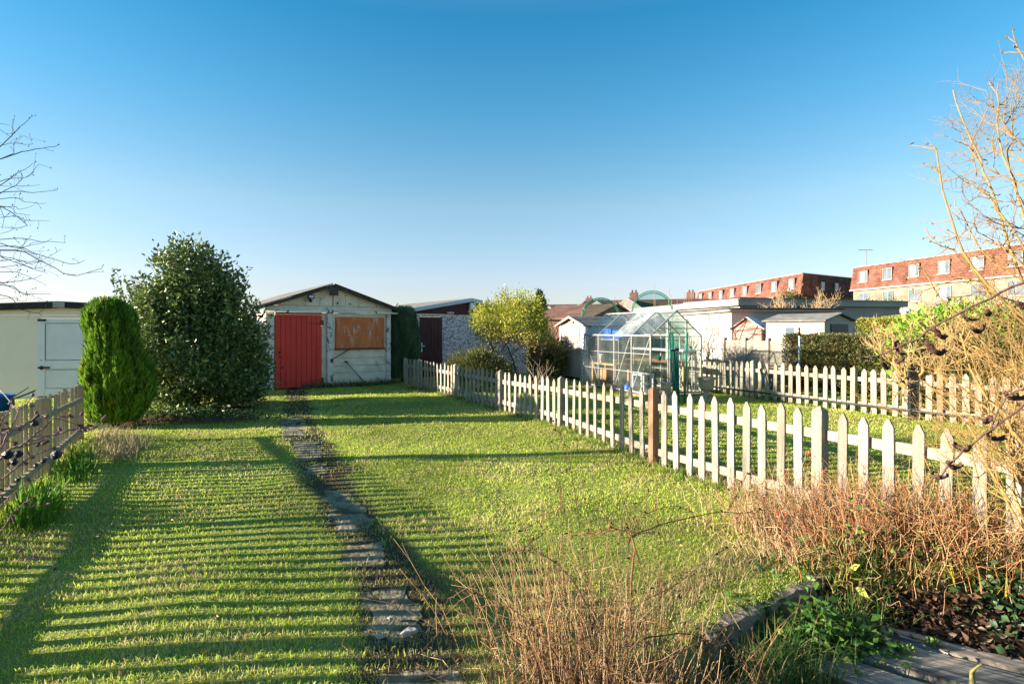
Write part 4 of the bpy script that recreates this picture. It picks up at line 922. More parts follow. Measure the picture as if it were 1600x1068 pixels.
# yellow green tree shrub
rs = np.random.default_rng(14); x = P(800, 0, 16).x
t = thing('garden_tree', 'yellow green bushy small tree with twisted dark bare stems before the pebbledashed garage', 'tree', (x, 16.0, 0))
sg = Seg()
for k, (dx, dy) in enumerate(((-.5, 0), (-.25, .1), (.1, -.1), (.35, 0), (.6, .1), (.2, .3), (.02, .1))):
    b = np.array([.45+rs.normal()*.06, rs.normal()*.05, 0]); p1 = b+[dx*.9-.05, dy, .28+rs.random()*.15]; p2_ = p1+[dx*.35+rs.normal()*.08, 0, .35]; p3 = p2_+[dx*.3+rs.normal()*.1, 0, .45]
    sg.path([b, (b+p1)/2+[0, 0, -.04], p1, p2_, p3], .05, .018, (.045, .032, .024))
    for q in range(5): grow(sg, p2_*(1-q/5)+p3*q/5, [rs.normal()*.8, rs.normal()*.6, .8], .55, .012, 2, rs, (.16, .10, .06), 3, .7, .1)
sg.build('trunk', M['stem'], t, 6)
pts, dd, cv = lumpy_shell((0.03, 0, 1.72), (1.0, .85, .72), 330, 60, .10, rs, -.75, .6, 4.2, 1.0); N = len(pts)
lo = np.clip((pts[:, 2]-.98)/.75+rs.normal(size=N)*.2, 0, 1); keep = rs.random(N) < .30+.7*lo; pts, dd, cv, lo = pts[keep], dd[keep], cv[keep], lo[keep]; N = len(pts)
cols = mixc((.30, .20, .10), (.42, .40, .04), lo)*(.65+.6*cv[:, None]); gm_ = rs.random(N) < .3*lo; cols[gm_] = (.16, .24, .03)
leaves('foliage', pts, dd*.6+rdirs(N, rs)*.8+[0, 0, .4], .07, M['leaf'], t, cols, .35, .2, rs)
sg = Seg(); sh = []; sd = []
for k in range(42):
    xx = rs.uniform(-.9, .9); z0 = 2.25-.45*xx*xx+rs.normal()*.05; L = rs.uniform(.15, .45); b0 = np.array([xx, rs.normal()*.25, z0-.2]); tp = b0+[xx*.25+rs.normal()*.08, 0, L+.15]; sg.add(b0, tp, .005, .002, (.2, .2, .06))
    for q in range(14): f = rs.random(); sh.append(b0*(1-f)+tp*f); sd.append(rs.normal(size=3)*.7+[0, 0, 1])
leaves('shoot_leaves', sh, sd, .06, M['leaf'], t, mixc((.14, .19, .04), (.30, .33, .05), rs.random(len(sh))), .3, .2, rs); sg.build('shoots', M['stem'], t)
# bushes near the resin shed
rs = np.random.default_rng(15)
def bush(name, label, loc, rad, zc, ncl, nper, clr, c1, c2, size, seed, aspect=.4, mat='leaf', low=-.8, cat='shrub', yel=None, yf=.1, up=.3, shell=.75):
    rs = np.random.default_rng(seed); t = thing(name, label, cat, loc)
    pts, dd, cv = lumpy_shell((0, 0, zc), rad, ncl, nper, clr, rs, low, shell, seed*1.3); k_ = pts[:, 2] > .02; pts, dd, cv = pts[k_], dd[k_], cv[k_]; N = len(pts)
    cols = mixc(c1, c2, np.clip(cv*.5+rs.random(N)*.5, 0, 1))
    if yel is not None: m = rs.random(N) < yf; cols[m] = yel
    leaves('foliage', pts, dd*.7+rdirs(N, rs)*.8+[0, 0, up], size, M[mat], t, cols, aspect, .25, rs)
    trunkset(t, (0, 0, 0), [(rs.normal()*rad[0]*.4, rs.normal()*rad[1]*.4, zc+rs.random()*rad[2]*.6) for _ in range(10)], .022, M['stem'], rs); return t
bush('evergreen_shrub', 'green and gold speckled evergreen bush left of the resin shed door', (P(852, 0, 18.3).x, 18.3, 0), (.52, .45, .68), .70, 150, 75, .09, (.03, .06, .012), (.12, .16, .03), .07, 16, yel=(.34, .28, .03), yf=.22)
bare_shrub('bare_shrub', 'small pale bare stemmed shrub with V shaped twigs in front of the golden bush', (P(845, 0, 13.8).x, 13.8, 0), 6, .40, .014, 2, 41, (.26, .20, .12), spread0=.22, nch=3, spread=.35, upb=.12)
# climber on the resin shed
# hedge
def hedge(label, pts2, w_, h, N, c1, c2, seed, yel, yf, size=.055, top=0):
    rs = np.random.default_rng(seed); A, ang, L = along(*pts2); t = thing('hedge', label, 'hedge', tuple(A), ang)
    x = rs.uniform(0, L, N); face = rs.random(N); dep = rs.random(N)**1.7
    ff = face < .6; y = np.where(ff, dep*.3, rs.uniform(0, w_, N)); z = np.where(ff, rs.uniform(.05, h, N), h-dep*.22)
    b1 = .12*(vnoise(x, z, .45, seed)-.5)*2; y = y+np.where(ff, b1, 0); z = z+np.where(ff, 0, .16*(vnoise(x, y, .5, seed+3)-.5))
    q = rs.random(N) < .12; y[q] = w_-dep[q]*.2; z[q] = rs.uniform(0, h, q.sum())
    pts = np.stack([x, y, z], -1); cv = vnoise(x*1.3, z*1.3+y, .25, seed+7); cols = mixc(c1, c2, np.clip(cv*.6+rs.random(N)*.4, 0, 1)); m = rs.random(N) < yf; cols[m] = yel
    dirs = rdirs(N, rs)*.8+np.where(ff[:, None], [[0, -.7, .2]], [[0, -.2, .7]]); leaves('foliage', pts, dirs, size, M['leaf'], t, cols, .5, .25, rs)
    mb = MB().box(.1, L-.1, .28, w_-.25, .05, h-.25); mb.build('branch_core', M['twigcore'], t)  # solid dark box filling the hedge behind its leaves
    return t
M['twigcore'] = surf('dark_twigs', (.05, .045, .025), (.03, .035, .018), 20, .95, .8, 30)
hedge('clipped olive green hedge between the far picket fence and the pale sheds', ((P(1222, 0, 15.2).x, 15.2), (P(1392, 0, 13.0).x, 13.0)), 1.0, 1.43, 34000, (.04, .06, .014), (.13, .15, .04), 51, (.22, .13, .07), .2)
hedge('yellow leaved hedge showing above the clipped hedge at the right', ((P(1338, 0, 15.4).x, 15.4), (P(1480, 0, 13.6).x, 13.6)), .9, 1.86, 22000, (.20, .20, .03), (.42, .38, .05), 52, (.14, .17, .04), .2)
bush('laurel_shrub', 'bright glossy green laurel bush behind the far fence at the right', (P(1528, 0, 10.8).x, 10.9, 0), (1.45, .85, 1.0), .88, 470, 55, .14, (.08, .19, .015), (.30, .50, .045), .13, 17, .35, 'glossleaf', -.9, up=.2)
# small bare trees/bushes in mid distance
pale = (.34, .25, .15)
bare_shrub('bare_shrub', 'pale bare shrub with thick leaning trunk in front of the far picket fence', (7.12, 10.1, 0), 5, .76, .055, 4, 42, (.30, .205, .085), spread0=.42, nch=4, spread=.48, upb=.10, shrink=.66)
bare_shrub('bare_shrub', 'grey brown twiggy shrub by the concrete panel fence', (P(1205, 0, 14.9).x, 14.9, 0), 8, .5, .012, 3, 43, (.20, .13, .09), spread0=.45, nch=3, spread=.45, upb=.12)
bare_shrub('espalier_tree', 'bare dark fruit tree with twisted limbs before the white garage wall', (P(1096, 0, 17.5).x, 17.5, 0), 3, .85, .035, 3, 44, (.17, .12, .09), spread0=.5, nch=4, spread=.65, upb=.12, cat='tree')
bare_shrub('bare_tree', 'bare twiggy tree standing behind the white garden shed', (P(1262, 0, 23).x, 23, 0), 10, 1.25, .075, 4, 45, (.34, .23, .12), spread0=.6, nch=4, spread=.5, upb=.10, cat='tree')
bare_shrub('bare_tree', 'tiny bare tree on the skyline between the net domes', (P(968, 0, 50).x, 50, 0), 3, 2.1, .10, 3, 46, (.24, .17, .12), spread0=.3, nch=4, spread=.4, upb=.05, cat='tree')
bare_shrub('bare_tree', 'bare spindly tree in front of the nearer apartment block', (P(1465, 0, 30).x, 30, 0), 4, 1.4, .06, 4, 47, (.30, .21, .13), spread0=.4, nch=3, spread=.5, upb=.08, cat='tree')
conifer('conifer_tree', 'small pointed dark conifer on the skyline behind the yellow green tree', (P(843, 0, 40).x, 40, 0), [(.5, .9, 0), (1.5, .8, 0), (2.8, .55, 0), (3.5, .35, 0), (4.25, .05, 0)], 5000, 33, (.015, .04, .025), (.03, .07, .04), .3, 1, .2, .3, 'tree')
bush('evergreen_shrub', 'dark green round bush in front of the further apartment block', (P(1233, 0, 38).x, 38, 0), (1.1, 1, 1.8), 2.1, 60, 60, .25, (.04, .06, .015), (.12, .13, .03), .16, 18)
bush('evergreen_shrub', 'yellow green bush below the windows of the nearer apartment block', (P(1385, 0, 40).x, 40, 0), (1.3, 1, 1.8), 2.0, 70, 60, .25, (.06, .09, .015), (.18, .2, .03), .16, 19)
# tall thin canes on the skyline
rs = np.random.default_rng(20); t = thing('bean_canes', 'thin upright brown canes standing behind the greenhouse roof', 'canes', (P(1070, 0, 19.5).x, 19.5, 0))
for k in range(16): sg = Seg(); x = rs.uniform(-1.3, 2.2); sg.add((x, rs.normal()*.4, 0), (x+rs.normal()*.08, rs.normal()*.4, rs.uniform(2.4, 3.15)), .010, .006, (.30, .18, .12)); sg.build('cane', M['stem'], t)
for z in (1.6, 2.2): sg = Seg(); sg.add((-1.3, 0, z), (2.2, 0, z), .006, .006, (.3, .2, .14)); sg.build('tie_wire', M['stem'], t)
# blue pole and white cowl
c = P(1249, 0, 13.6); t = thing('post', 'slim blue pole with yellow band and dark tip standing behind the far fence', 'pole', (c.x, 13.6, 0))
MB().tube([(0, 0, 0), (0, 0, .82)], .022, 8).build('lower_shaft', M['blue_plastic'], t, smooth=True); MB().tube([(0, 0, .822), (0, 0, .9)], .024, 8).build('band', surf('yellow_band', (.5, .42, .05)), t)
MB().tube([(0, 0, .902), (0, 0, 1.42)], .022, 8).build('upper_shaft', surf('white_blue_shaft', (.5, .55, .6), (.05, .2, .5), 3, .5, 0, 30, (1, 1, 4)), t, smooth=True); MB().tube([(0, 0, 1.422), (0, 0, 1.62)], .026, 8).build('grip', M['black'], t, smooth=True)
o = MB().lathe([(.0, 0), (.13, 0), (.13, .22), (.16, .22), (.16, .3), (.05, .36), (0, .36)], 14).build('vent_cowl', M['white'], None, smooth=True); c = P(1415, 490, 19); o.location = (c.x, 19, 1.95); tag(o, 'white capped vent cowl showing above the yellow hedge', 'vent')
o = MB().lathe([(.0, 0), (.05, 0), (.05, 1.96), (0, 1.96)], 10).build('pipe', M['white'], o); o.location.z = -1.95
# bird table / grey post at far fence
c = P(1421, 0, 9.9); o = MB().box(-.04, .04, -.04, .04, 0, .9).box(-.012, .012, -.012, .012, .9, 1.35).build('metal_post', M['metal_dark'], None); o.location = (c.x, 9.85, 0); tag(o, 'dark grey post with thin rod standing among the far pickets', 'post')
# ------------------------------------------------------------------ foreground
def gzf(x, y): return float(gz(np.array(x), np.array(y)))
# broken concrete kerb
mb = MB(); a = np.array((.96, 2.90)); b = np.array((2.20, 3.74)); d = (b-a)/np.linalg.norm(b-a); nn = np.array((d[1], -d[0])); st = 34; rs = np.random.default_rng(61)
rings = []
for i in range(st+1):
    p = a+(b-a)*i/st; j = rs.normal(size=8)*.007; gap = .02 if i in (11, 12, 24) else 0
    zt = .026 - gap*.5
    rings.append([(p[0]-nn[0]*(.055+j[0]), p[1]-nn[1]*(.055+j[0]), -.2), (p[0]-nn[0]*(.05+j[1]), p[1]-nn[1]*(.05+j[1]), zt-.004+j[2]*.6), (p[0]-nn[0]*.02, p[1]-nn[1]*.02, zt+.004+j[3]),
                  (p[0]+nn[0]*(.045+j[4]-gap), p[1]+nn[1]*(.045+j[4]-gap), zt-.003+j[5]*.6), (p[0]+nn[0]*(.054+j[6]-gap), p[1]+nn[1]*(.054+j[6]-gap), zt-.02+j[7]), (p[0]+nn[0]*.058, p[1]+nn[1]*.058, -.2)])
V = [v for r in rings for v in r]; mb.add(V, [(i*6+k, i*6+(k+1) % 6, (i+1)*6+(k+1) % 6, (i+1)*6+k) for i in range(st) for k in range(6)]+[tuple(range(6)), tuple(range(st*6+5, st*6-1, -1))])
tag(mb.build('kerb', M['concrete']), 'broken old concrete kerb stepping down from the lawn edge to the weedy hollow', 'kerb')
# old boards
def board(x, y, L, wd, ang, z, label, m='timber', th=.05, tilt=0):
    n = 26; mb = MB(); rs = np.random.default_rng(int(abs(x)*100)); V = []
    for i in range(n+1):
        e0, e1 = rs.normal()*.004, rs.normal()*.004; xx = i*L/n
        V += [(xx, e0, 0), (xx, e0, th), (xx, wd*.33, th+rs.normal()*.0015), (xx, wd*.66, th+rs.normal()*.0015), (xx, wd+e1, th), (xx, wd+e1, 0)]
    mb.add(V, [(i*6+k, i*6+(k+1) % 6, (i+1)*6+(k+1) % 6, (i+1)*6+k) for i in range(n) for k in range(6)]+[tuple(range(6)), tuple(range(n*6+5, n*6-1, -1))])
    o = mb.build('old_board', M[m]); o.location = (x, y, z); o.rotation_euler = (tilt, 0, ang); tag(o, label, 'board', 'weathered boards in the hollow'); return o
board(1.62, 3.02, 1.5, .26, R(-36), -.155, 'grey grained old board lying nearest the lower right corner among dead leaves')
board(1.80, 3.27, 1.5, .10, R(-36), -.150, 'narrow grey board just behind the broad grained board')
board(1.37, 2.88, .9, .20, R(-40), -.165, 'short dark board leftmost in the weedy hollow', tilt=R(4))
o = board(2.55, 3.26, .55, .26, R(-20), -.13, 'pale flat stone slab poking out of ivy at the right', 'stone', .06); o.name = 'stone_slab'; o['category'] = 'stone'; del o['group']
o = board(2.95, 3.02, .5, .2, R(-60), -.14, 'small pale stone at the right edge beside the ivy', 'stone', .06); o.name = 'stone_slab'; o['category'] = 'stone'; del o['group']
# dead leaves
rs = np.random.default_rng(62); N = 3600; x = rs.normal(2.45, .48, N); y = 3.42-.36*(x-2.1)+rs.normal(size=N)*.16
k_ = sink(x, y) > .25; x, y = x[k_], y[k_]; N = len(x); z = gz(x, y)+rs.uniform(.012, .055, N)
dr = rdirs(N, rs)*[1, 1, .35]
tag(leaves('dead_leaves', np.stack([x, y, z], -1), dr, .055, M['leaf'], None, mixc((.04, .022, .015), (.15, .08, .045), rs.random(N)), .5, .5, rs), 'heap of brown fallen leaves over the old boards', 'leaves', kind='stuff')
def patch(name, label, cx, cy, sx, sy, N, size, c1, c2, seed, hz=.10, aspect=.8, kind='stuff', cat='weeds', yel=None):
    rs = np.random.default_rng(seed); x = rs.normal(cx, sx, N); y = rs.normal(cy, sy, N); z = gz(x, y)+np.abs(rs.normal(size=N))*hz*np.exp(-((x-cx)/sx)**2/3)+.015
    cols = mixc(c1, c2, rs.random(N))
    if yel is not None: m = rs.random(N) < .06; cols[m] = yel
    return tag(leaves(name, np.stack([x, y, z], -1), rdirs(N, rs)*[1, 1, .3]+[0, -.2, .15], size, M['leaf'], None, cols, aspect, .3, rs, label=None), label, cat, kind=kind)
patch('ground_ivy', 'patch of dark green ivy leaves spilling over the right edge', 3.05, 3.3, .26, .22, 1500, .045, (.025, .06, .02), (.09, .15, .06), 63)
patch('leafy_weeds', 'broad leaved green weeds below the old kerb', 1.66, 3.02, .18, .09, 900, .05, (.03, .09, .012), (.10, .20, .03), 64, .09, .6, yel=(.3, .36, .05))
patch('leafy_weeds', 'mixed low green weeds behind the dead leaves under the rusty stems', 2.35, 3.66, .30, .10, 1100, .045, (.03, .09, .015), (.12, .2, .04), 65, .14, .6, yel=(.3, .3, .05))
patch('leafy_weeds', 'low dark leaved weeds and ivy below the large evergreen shrub', -5.6, 10.0, .7, .18, 1300, .07, (.02, .05, .015), (.07, .13, .03), 66, .1, .6)
for i, (x, y, lb) in enumerate(((2.02, 2.92, 'tiny green seedling tuft near the middle of the grained board'), (2.22, 3.0, 'small green seedling between board and dead leaves'), (1.93, 3.08, 'small yellowish weed tuft at the upper edge of the grained board'))):
    rs = np.random.default_rng(70+i); N = 60; tag(leaves('seedling', np.stack([rs.normal(x, .022, N), rs.normal(y, .018, N), rs.uniform(-.10, -.075, N)], -1), rdirs(N, rs)+[0, 0, .4], .018, M['leaf'], None, mixc((.08, .18, .02), (.2, .3, .05), rs.random(N)), .7, .3, rs), lb, 'weed')
# yellow leaved sapling at the kerb
t = thing('sapling', 'yellow leaved bramble seedling by the end of the kerb', 'sapling', (2.02, 3.46, -.15)); sg = Seg(); sg.path([(0, 0, 0), (.0, -.03, .15), (-.02, -.06, .30)], .004, .002, (.25, .2, .06)); sg.build('stem', M['stem'], t)
rs = np.random.default_rng(72); Lp = np.array([(-.02, -.06, .3), (-.0, -.05, .22), (.03, -.06, .17), (.06, -.08, .14), (-.04, -.04, .2), (.01, -.03, .27)]); leaves('foliage', Lp, np.array([(-1, -.3, .3), (1, -.4, .1), (.6, -.8, -.5), (.9, -.5, -.6), (-.8, -.5, 0), (.5, -.6, .5)]), .085, M['leaf'], t, mixc((.35, .40, .05), (.45, .48, .09), rs.random(6)), .6, .2, rs, .2)

# blade tufts
def tuft(name, label, spots, nb, h, wd, c1, c2, seed, cat='grass tuft', lean=.75, mat='grass', spread=.08, straw=None, group=None, curve=.5, thing_each=False):
    """long arching blades rising from each spot"""
    rs = np.random.default_rng(seed); sp = np.repeat(np.array(spots, float)[:, :2], nb, 0); N = len(sp)
    x = sp[:, 0]+rs.normal(size=N)*spread; y = sp[:, 1]+rs.normal(size=N)*spread; z = gz(x, y)
    H = h*rs.uniform(.45, 1.15, N); a = rs.uniform(0, 2*math.pi, N); ln = lean*rs.uniform(.1, 1, N); px = np.cos(a+math.pi/2)*wd/2; py = np.sin(a+math.pi/2)*wd/2
    K = 5; V = []; 
    for k in range(K+1):
        f = k/K; out = H*ln*(f**1.8); zz = z+H*(f-ln*curve*f**3); ww = (1-f**2)*.95+.05
        cx, cy = x+np.cos(a)*out, y+np.sin(a)*out
        V += [np.stack([cx-px*ww, cy-py*ww, zz], -1), np.stack([cx+px*ww, cy+py*ww, zz], -1)]
    V = np.stack(V, 1); b = (np.arange(N)*2*(K+1))[:, None]
    cols = mixc(c1, c2, rs.random(N))
    if straw is not None: m = rs.random(N) < .25; cols[m] = straw
    C = np.repeat(cols[:, None, :], 2*(K+1), 1)
    o = np_mesh(name, V.reshape(-1, 3), [np.concatenate([b+[2*k, 2*k+1, 2*k+3, 2*k+2] for k in range(K)])], M[mat], None, C.reshape(-1, 3)); return tag(o, label, cat, group)
# straps by the left fence
tuft('strap_leaf_clump', 'bright green strap leaved clump at the foot of the left fence, nearest clump', [(-3.92, 4.75), (-4.08, 5.0), (-3.80, 4.5)], 70, .32, .016, (.05, .14, .015), (.17, .32, .03), 81, 'bulb clump', group='green strap leaf clumps by the left fence')
tuft('strap_leaf_clump', 'green strap leaved clump farther along the left fence below the fence post', [(-4.72, 6.2), (-4.9, 6.5), (-4.55, 5.9)], 60, .28, .015, (.04, .12, .015), (.13, .27, .03), 82, 'bulb clump', group='green strap leaf clumps by the left fence')
def spots_along(pl, n, off, seed, j=.06, s0=0, s1=1):
    rs = np.random.default_rng(seed); out = []
    P_ = [Vector((*p, 0)) for p in pl]; Ls = [(b-a).length for a, b in zip(P_[:-1], P_[1:])]; tot = sum(Ls)
    for k in range(n):
        s = tot*(s0+(s1-s0)*rs.random()); i = 0
        while i < len(Ls)-1 and s > Ls[i]: s -= Ls[i]; i += 1
        d = (P_[i+1]-P_[i]).normalized(); p = P_[i]+d*s; nrm = Vector((d.y, -d.x, 0)); out.append((p.x+nrm.x*off+rs.normal()*j, p.y+nrm.y*off+rs.normal()*j))
    return out
def stuff(o): o['kind'] = 'stuff'; return o
stuff(tuft('long_fence_grass', 'long green grass left unmown at the foot of the left fence', spots_along(FL, 90, -.14, 83, .06, .02, .55), 20, .09, .005, (.1, .2, .02), (.3, .38, .05), 84, spread=.05))
stuff(tuft('dry_fence_grass', 'dry straw coloured grass at the far end of the left fence', [(-5.3, 7.6), (-5.6, 7.9), (-5.0, 7.1), (-4.8, 6.9), (-5.9, 8.3), (-5.5, 8.2), (-5.0, 7.5)], 110, .24, .006, (.30, .23, .12), (.5, .4, .23), 85, spread=.12, lean=1.1))
stuff(tuft('fence_foot_straw', 'dry straw and trimmed stalks along the foot of the middle picket fence', spots_along(FR, 210, -.16, 86, .09, .05, .80), 26, .085, .006, (.24, .19, .10), (.46, .38, .22), 87, spread=.07, lean=1.4))
stuff(tuft('fence_foot_grass', 'long green grass between the pickets of the middle fence', spots_along(FR, 150, .05, 88, .07, .05, .9), 22, .10, .007, (.08, .16, .02), (.2, .28, .04), 89, spread=.06))
stuff(tuft('far_fence_grass', 'long grass at the foot of the far picket fence', spots_along(FF, 120, -.1, 90, .07), 20, .13, .010, (.06, .12, .02), (.19, .22, .05), 91, spread=.06))
gfoot = [(-6.17+.824*s+.566*.16, 14.8+.566*s-.824*.16) for s in np.linspace(.7, 3.2, 46)]
stuff(tuft('garage_foot_grass', 'rough long grass growing against the front of the red door garage', gfoot, 26, .20, .012, (.06, .10, .025), (.18, .2, .06), 92, spread=.10, straw=(.3, .23, .12)))
stuff(tuft('dry_bush_litter', 'dry stalks and litter along the front of the large evergreen shrub', [(x, 9.75+.12*math.sin(x*5)) for x in np.linspace(-6.9, -4.6, 40)], 26, .16, .009, (.14, .08, .05), (.32, .22, .13), 93, spread=.13, lean=1.5))
stuff(tuft('kerb_grass', 'dark green and straw grass around the kerb', [(1.16+.034*k, 2.72+.023*k) for k in range(30)]+[(1.15, 2.5), (1.3, 2.6), (1.45, 2.7), (1.0, 2.4), (1.2, 2.3), (1.25, 2.75), (1.4, 2.85)]*3, 30, .22, .006, (.03, .09, .015), (.10, .19, .03), 94, spread=.08, lean=1.1, straw=(.34, .27, .13)))
stuff(tuft('lawn_edge_straw', 'dry straw grass on the lawn side of the kerb', [(.55+.034*k, 2.98+.028*k) for k in range(44)], 40, .085, .005, (.26, .2, .09), (.5, .4, .2), 95, spread=.13, lean=1.4))
stuff(tuft('hollow_grass', 'long green grass blades hanging over the dead leaves', [(2.2+.03*k, 3.64-.006*k) for k in range(26)]+[(2.0, 3.55), (2.1, 3.5)]*3, 30, .26, .006, (.06, .13, .02), (.2, .27, .05), 96, spread=.08, lean=1.2, straw=(.45, .32, .12)))

def stems(name, label, cx, cy, sx, sy, N, h, r, cs, seed, lean=.35, curve=.6, cat='plant', seg=5, twig=0, wob=.02, dirb=(0, 0), z0=None):
    rs = np.random.default_rng(seed); t = thing(name, label, cat, (cx, cy, 0)); sg = Seg(); tips = []
    for i in range(N):
        p = np.array([rs.normal()*sx, rs.normal()*sy, 0.]); p[2] = gzf(cx+p[0], cy+p[1]); H = h*rs.uniform(.45, 1.1); a = rs.uniform(0, 2*math.pi); l = lean*rs.random()
        dx, dy = math.cos(a)*l+dirb[0]+p[0]*.5, math.sin(a)*l+dirb[1]+p[1]*.5; c = cs[rs.integers(len(cs))]; c = tuple(np.array(c)*rs.uniform(.7, 1.25)); pts = [p]
        for k in range(1, seg+1):
            f = k/seg; pts.append(p+np.array([dx*H*f**1.5, dy*H*f**1.5, H*(f-curve*l*f**3)])+rs.normal(size=3)*wob*f)
        sg.path(pts, r, r*.45, c); tips.append(pts[-1])
        for q in range(twig):
            if rs.random() < .6:
                k = rs.integers(1, seg+1); b = pts[k]; dq = rs.normal(size=3)*.5+[0, 0, .4]; L = H*rs.uniform(.08, .3); m_ = b+dq*L*.5+rs.normal(size=3)*.01; sg.path([b, m_, m_+dq*L*.5+rs.normal(size=3)*.02], r*.55, r*.3, c)
    sg.build('stems', M['stem'], t, 4)['kind'] = 'stuff'; return t, np.array(tips), rs
STRAW = [(.48, .36, .19), (.38, .26, .13), (.30, .18, .09), (.56, .45, .27), (.22, .12, .07)]
RUST = [(.28, .115, .05), (.34, .16, .065), (.21, .08, .04), (.42, .25, .11), (.38, .26, .13)]
DRYM = [tuple(np.array(c)*[.82, .76, .7]) for c in STRAW]
DARK = [(.09, .05, .03), (.12, .065, .035), (.16, .08, .04)]
# central dry bush
t, tips, rs = stems('dry_shrub', 'dry straw coloured twiggy bush in the centre foreground with arching thorny canes', .36, 2.28, .20, .14, 560, .70, .0019, [tuple(np.array(c)*[.85, .74, .62]) for c in STRAW], 101, .32, .6, 'shrub', 6, 2, .012)
sg = Seg()
def cane(sg, pxs, Y, r0, r1, c, rs, twigs=8, tl=.10, dY=0):
    pts = [np.array(P(px, py, Y+dY*i)) for i, (px, py) in enumerate(pxs)]; fine = []
    for i in range(len(pts)-1):
        p0 = pts[max(i-1, 0)]; p1 = pts[i]; p2 = pts[i+1]; p3 = pts[min(i+2, len(pts)-1)]
        for f in np.linspace(0, 1, 5)[:-1]: fine.append(.5*((2*p1)+(-p0+p2)*f+(2*p0-5*p1+4*p2-p3)*f*f+(-p0+3*p1-3*p2+p3)*f**3))
    fine.append(pts[-1]); fine = [f_+rs.normal(size=3)*r0*.6 for f_ in fine]; sg.path(fine, r0, r1, c)
    for q in range(twigs):
        i = rs.integers(1, len(fine)); d = rs.normal(size=3)*.8+(fine[i]-fine[i-1])/np.linalg.norm(fine[i]-fine[i-1])*.5; m_ = fine[i]+d*tl*rs.uniform(.2, .8)
        sg.path([fine[i], (fine[i]+m_)/2+rs.normal(size=3)*tl*.06, m_], r1*1.1, r1*.6, c)
        e = m_; sg.add(e, e+rs.normal(size=3)*.006, .004, .003, tuple(np.array(c)*.6))
    return [Vector(f_-0) for f_ in fine]
cl = Vector((.36, 2.28, 0))
for pts, Y, r in ([((985, 1090), (985, 930), (990, 860), (975, 828), (930, 832), (880, 838)), 2.3, .0055], [((990, 880), (985, 840), (1050, 815), (1120, 800), (1180, 803)), 2.35, .003], [((960, 1090), (930, 970), (870, 880), (800, 860), (750, 905), (700, 935)), 2.1, .0035],
                  [((940, 1080), (920, 950), (905, 820), (890, 720), (878, 680)), 2.4, .0025], [((900, 1080), (880, 900), (875, 760), (850, 720), (805, 715)), 2.45, .002], [((900, 1080), (860, 1010), (800, 950), (745, 930), (738, 925)), 2.15, .003],
                  [((1030, 1080), (1030, 900), (1025, 760), (1024, 715)), 2.4, .0018], [((880, 1080), (850, 900), (810, 810), (775, 775)), 2.5, .002], [((1000, 1000), (1080, 990), (1150, 1030), (1190, 1045)), 2.1, .003], [((1000, 1060), (1100, 1000), (1170, 1020), (1200, 1065)), 2.05, .0025],
                  [((1000, 940), (1060, 910), (1110, 870), (1130, 860)), 2.35, .002], [((980, 860), (1000, 810), (1050, 790), (1085, 800)), 2.35, .002], [((975, 840), (940, 800), (900, 780), (868, 790)), 2.35, .002], [((820, 1080), (770, 1010), (730, 960), (700, 975)), 2.1, .0025]):
    pts_ = cane(sg, pts, Y, r, r*.45, DARK[rs.integers(3)], rs, 12, .12)
o = sg.build('canes', M['stem'], t, 5); o['kind'] = 'stuff'; o.location = -cl
t2, tips, rs = stems('dry_shrub', 'red brown fine twiggy shoots rising through the central dry bush', .38, 2.30, .20, .14, 150, .80, .0019, DARK+[(.26, .13, .06), (.3, .17, .08)], 103, .75, .5, 'shrub', 6, 6, .022)
t, tips, rs = stems('dry_shrub', 'wispy pale dry grass stalks at the left foot of the central dry bush', .12, 2.35, .12, .10, 130, .34, .0022, STRAW[:2]+[(.58, .48, .3)], 102, .9, 1.0, 'grass tuft', 6, 0, .012)
stuff(tuft('dry_bush_grass', 'green and straw grass growing through the central dry bush', [(.1+.045*k, 2.35+.06*math.sin(k)) for k in range(15)], 60, .20, .005, (.14, .22, .03), (.34, .36, .08), 103, spread=.11, lean=.9, straw=(.5, .4, .2)))
# rust coloured perennial clumps along the fence end
for i, (px_, Y, sx, N, h, cs, lb, ln) in enumerate(((1195, 4.55, .22, 240, .40, DRYM, 'pale dry stalks against the middle fence left of the tall post', .5), (1265, 4.25, .22, 260, .46, DRYM+DARK, 'dry brown and straw stalks around the foot of the tall fence post', .5),
        (1350, 3.95, .22, 320, .50, RUST, 'rust brown dried stems right of the tall fence post', .5), (1445, 3.85, .24, 380, .56, RUST, 'dense rusty orange dried stems in front of the last pickets', .7), (1560, 3.70, .22, 380, .60, RUST+[(.5, .4, .12)], 'arching tan and rust dried stems at the right edge', 1.0),
        (1240, 3.95, .18, 150, .22, DRYM, 'low pale straw stalks on the lawn in front of the rusty stems', 1.0), (1330, 3.75, .2, 170, .26, DRYM+RUST, 'short dry reddish stalks above the end of the kerb', .9))):
    x = (px_-800)/F*Y; stems('dried_perennial', lb, x, Y-.12, sx, .14, int(N*1.25), h*1.22, .0024, cs, 110+i, ln, .7, 'dry plant', 5, 2 if i in (0, 1, 2) else 0, .02)
tuft('dried_strap_leaves', 'arching tan and orange dried strap leaves at the right edge of the garden', [(2.75, 3.55), (2.95, 3.5), (3.1, 3.45), (3.2, 3.6), (2.6, 3.62), (3.3, 3.4)], 60, .42, .010, (.42, .2, .08), (.58, .42, .2), 120, 'dry plant', 1.3, spread=.12, straw=(.5, .42, .06))
tuft('dried_strap_leaves', 'rusty dried strap leaves in front of the last visible picket posts', [(2.05, 3.85), (2.25, 3.8), (2.4, 3.75), (2.15, 3.95), (2.5, 3.8)], 50, .36, .008, (.30, .12, .05), (.5, .26, .11), 121, 'dry plant', 1.0, spread=.12)
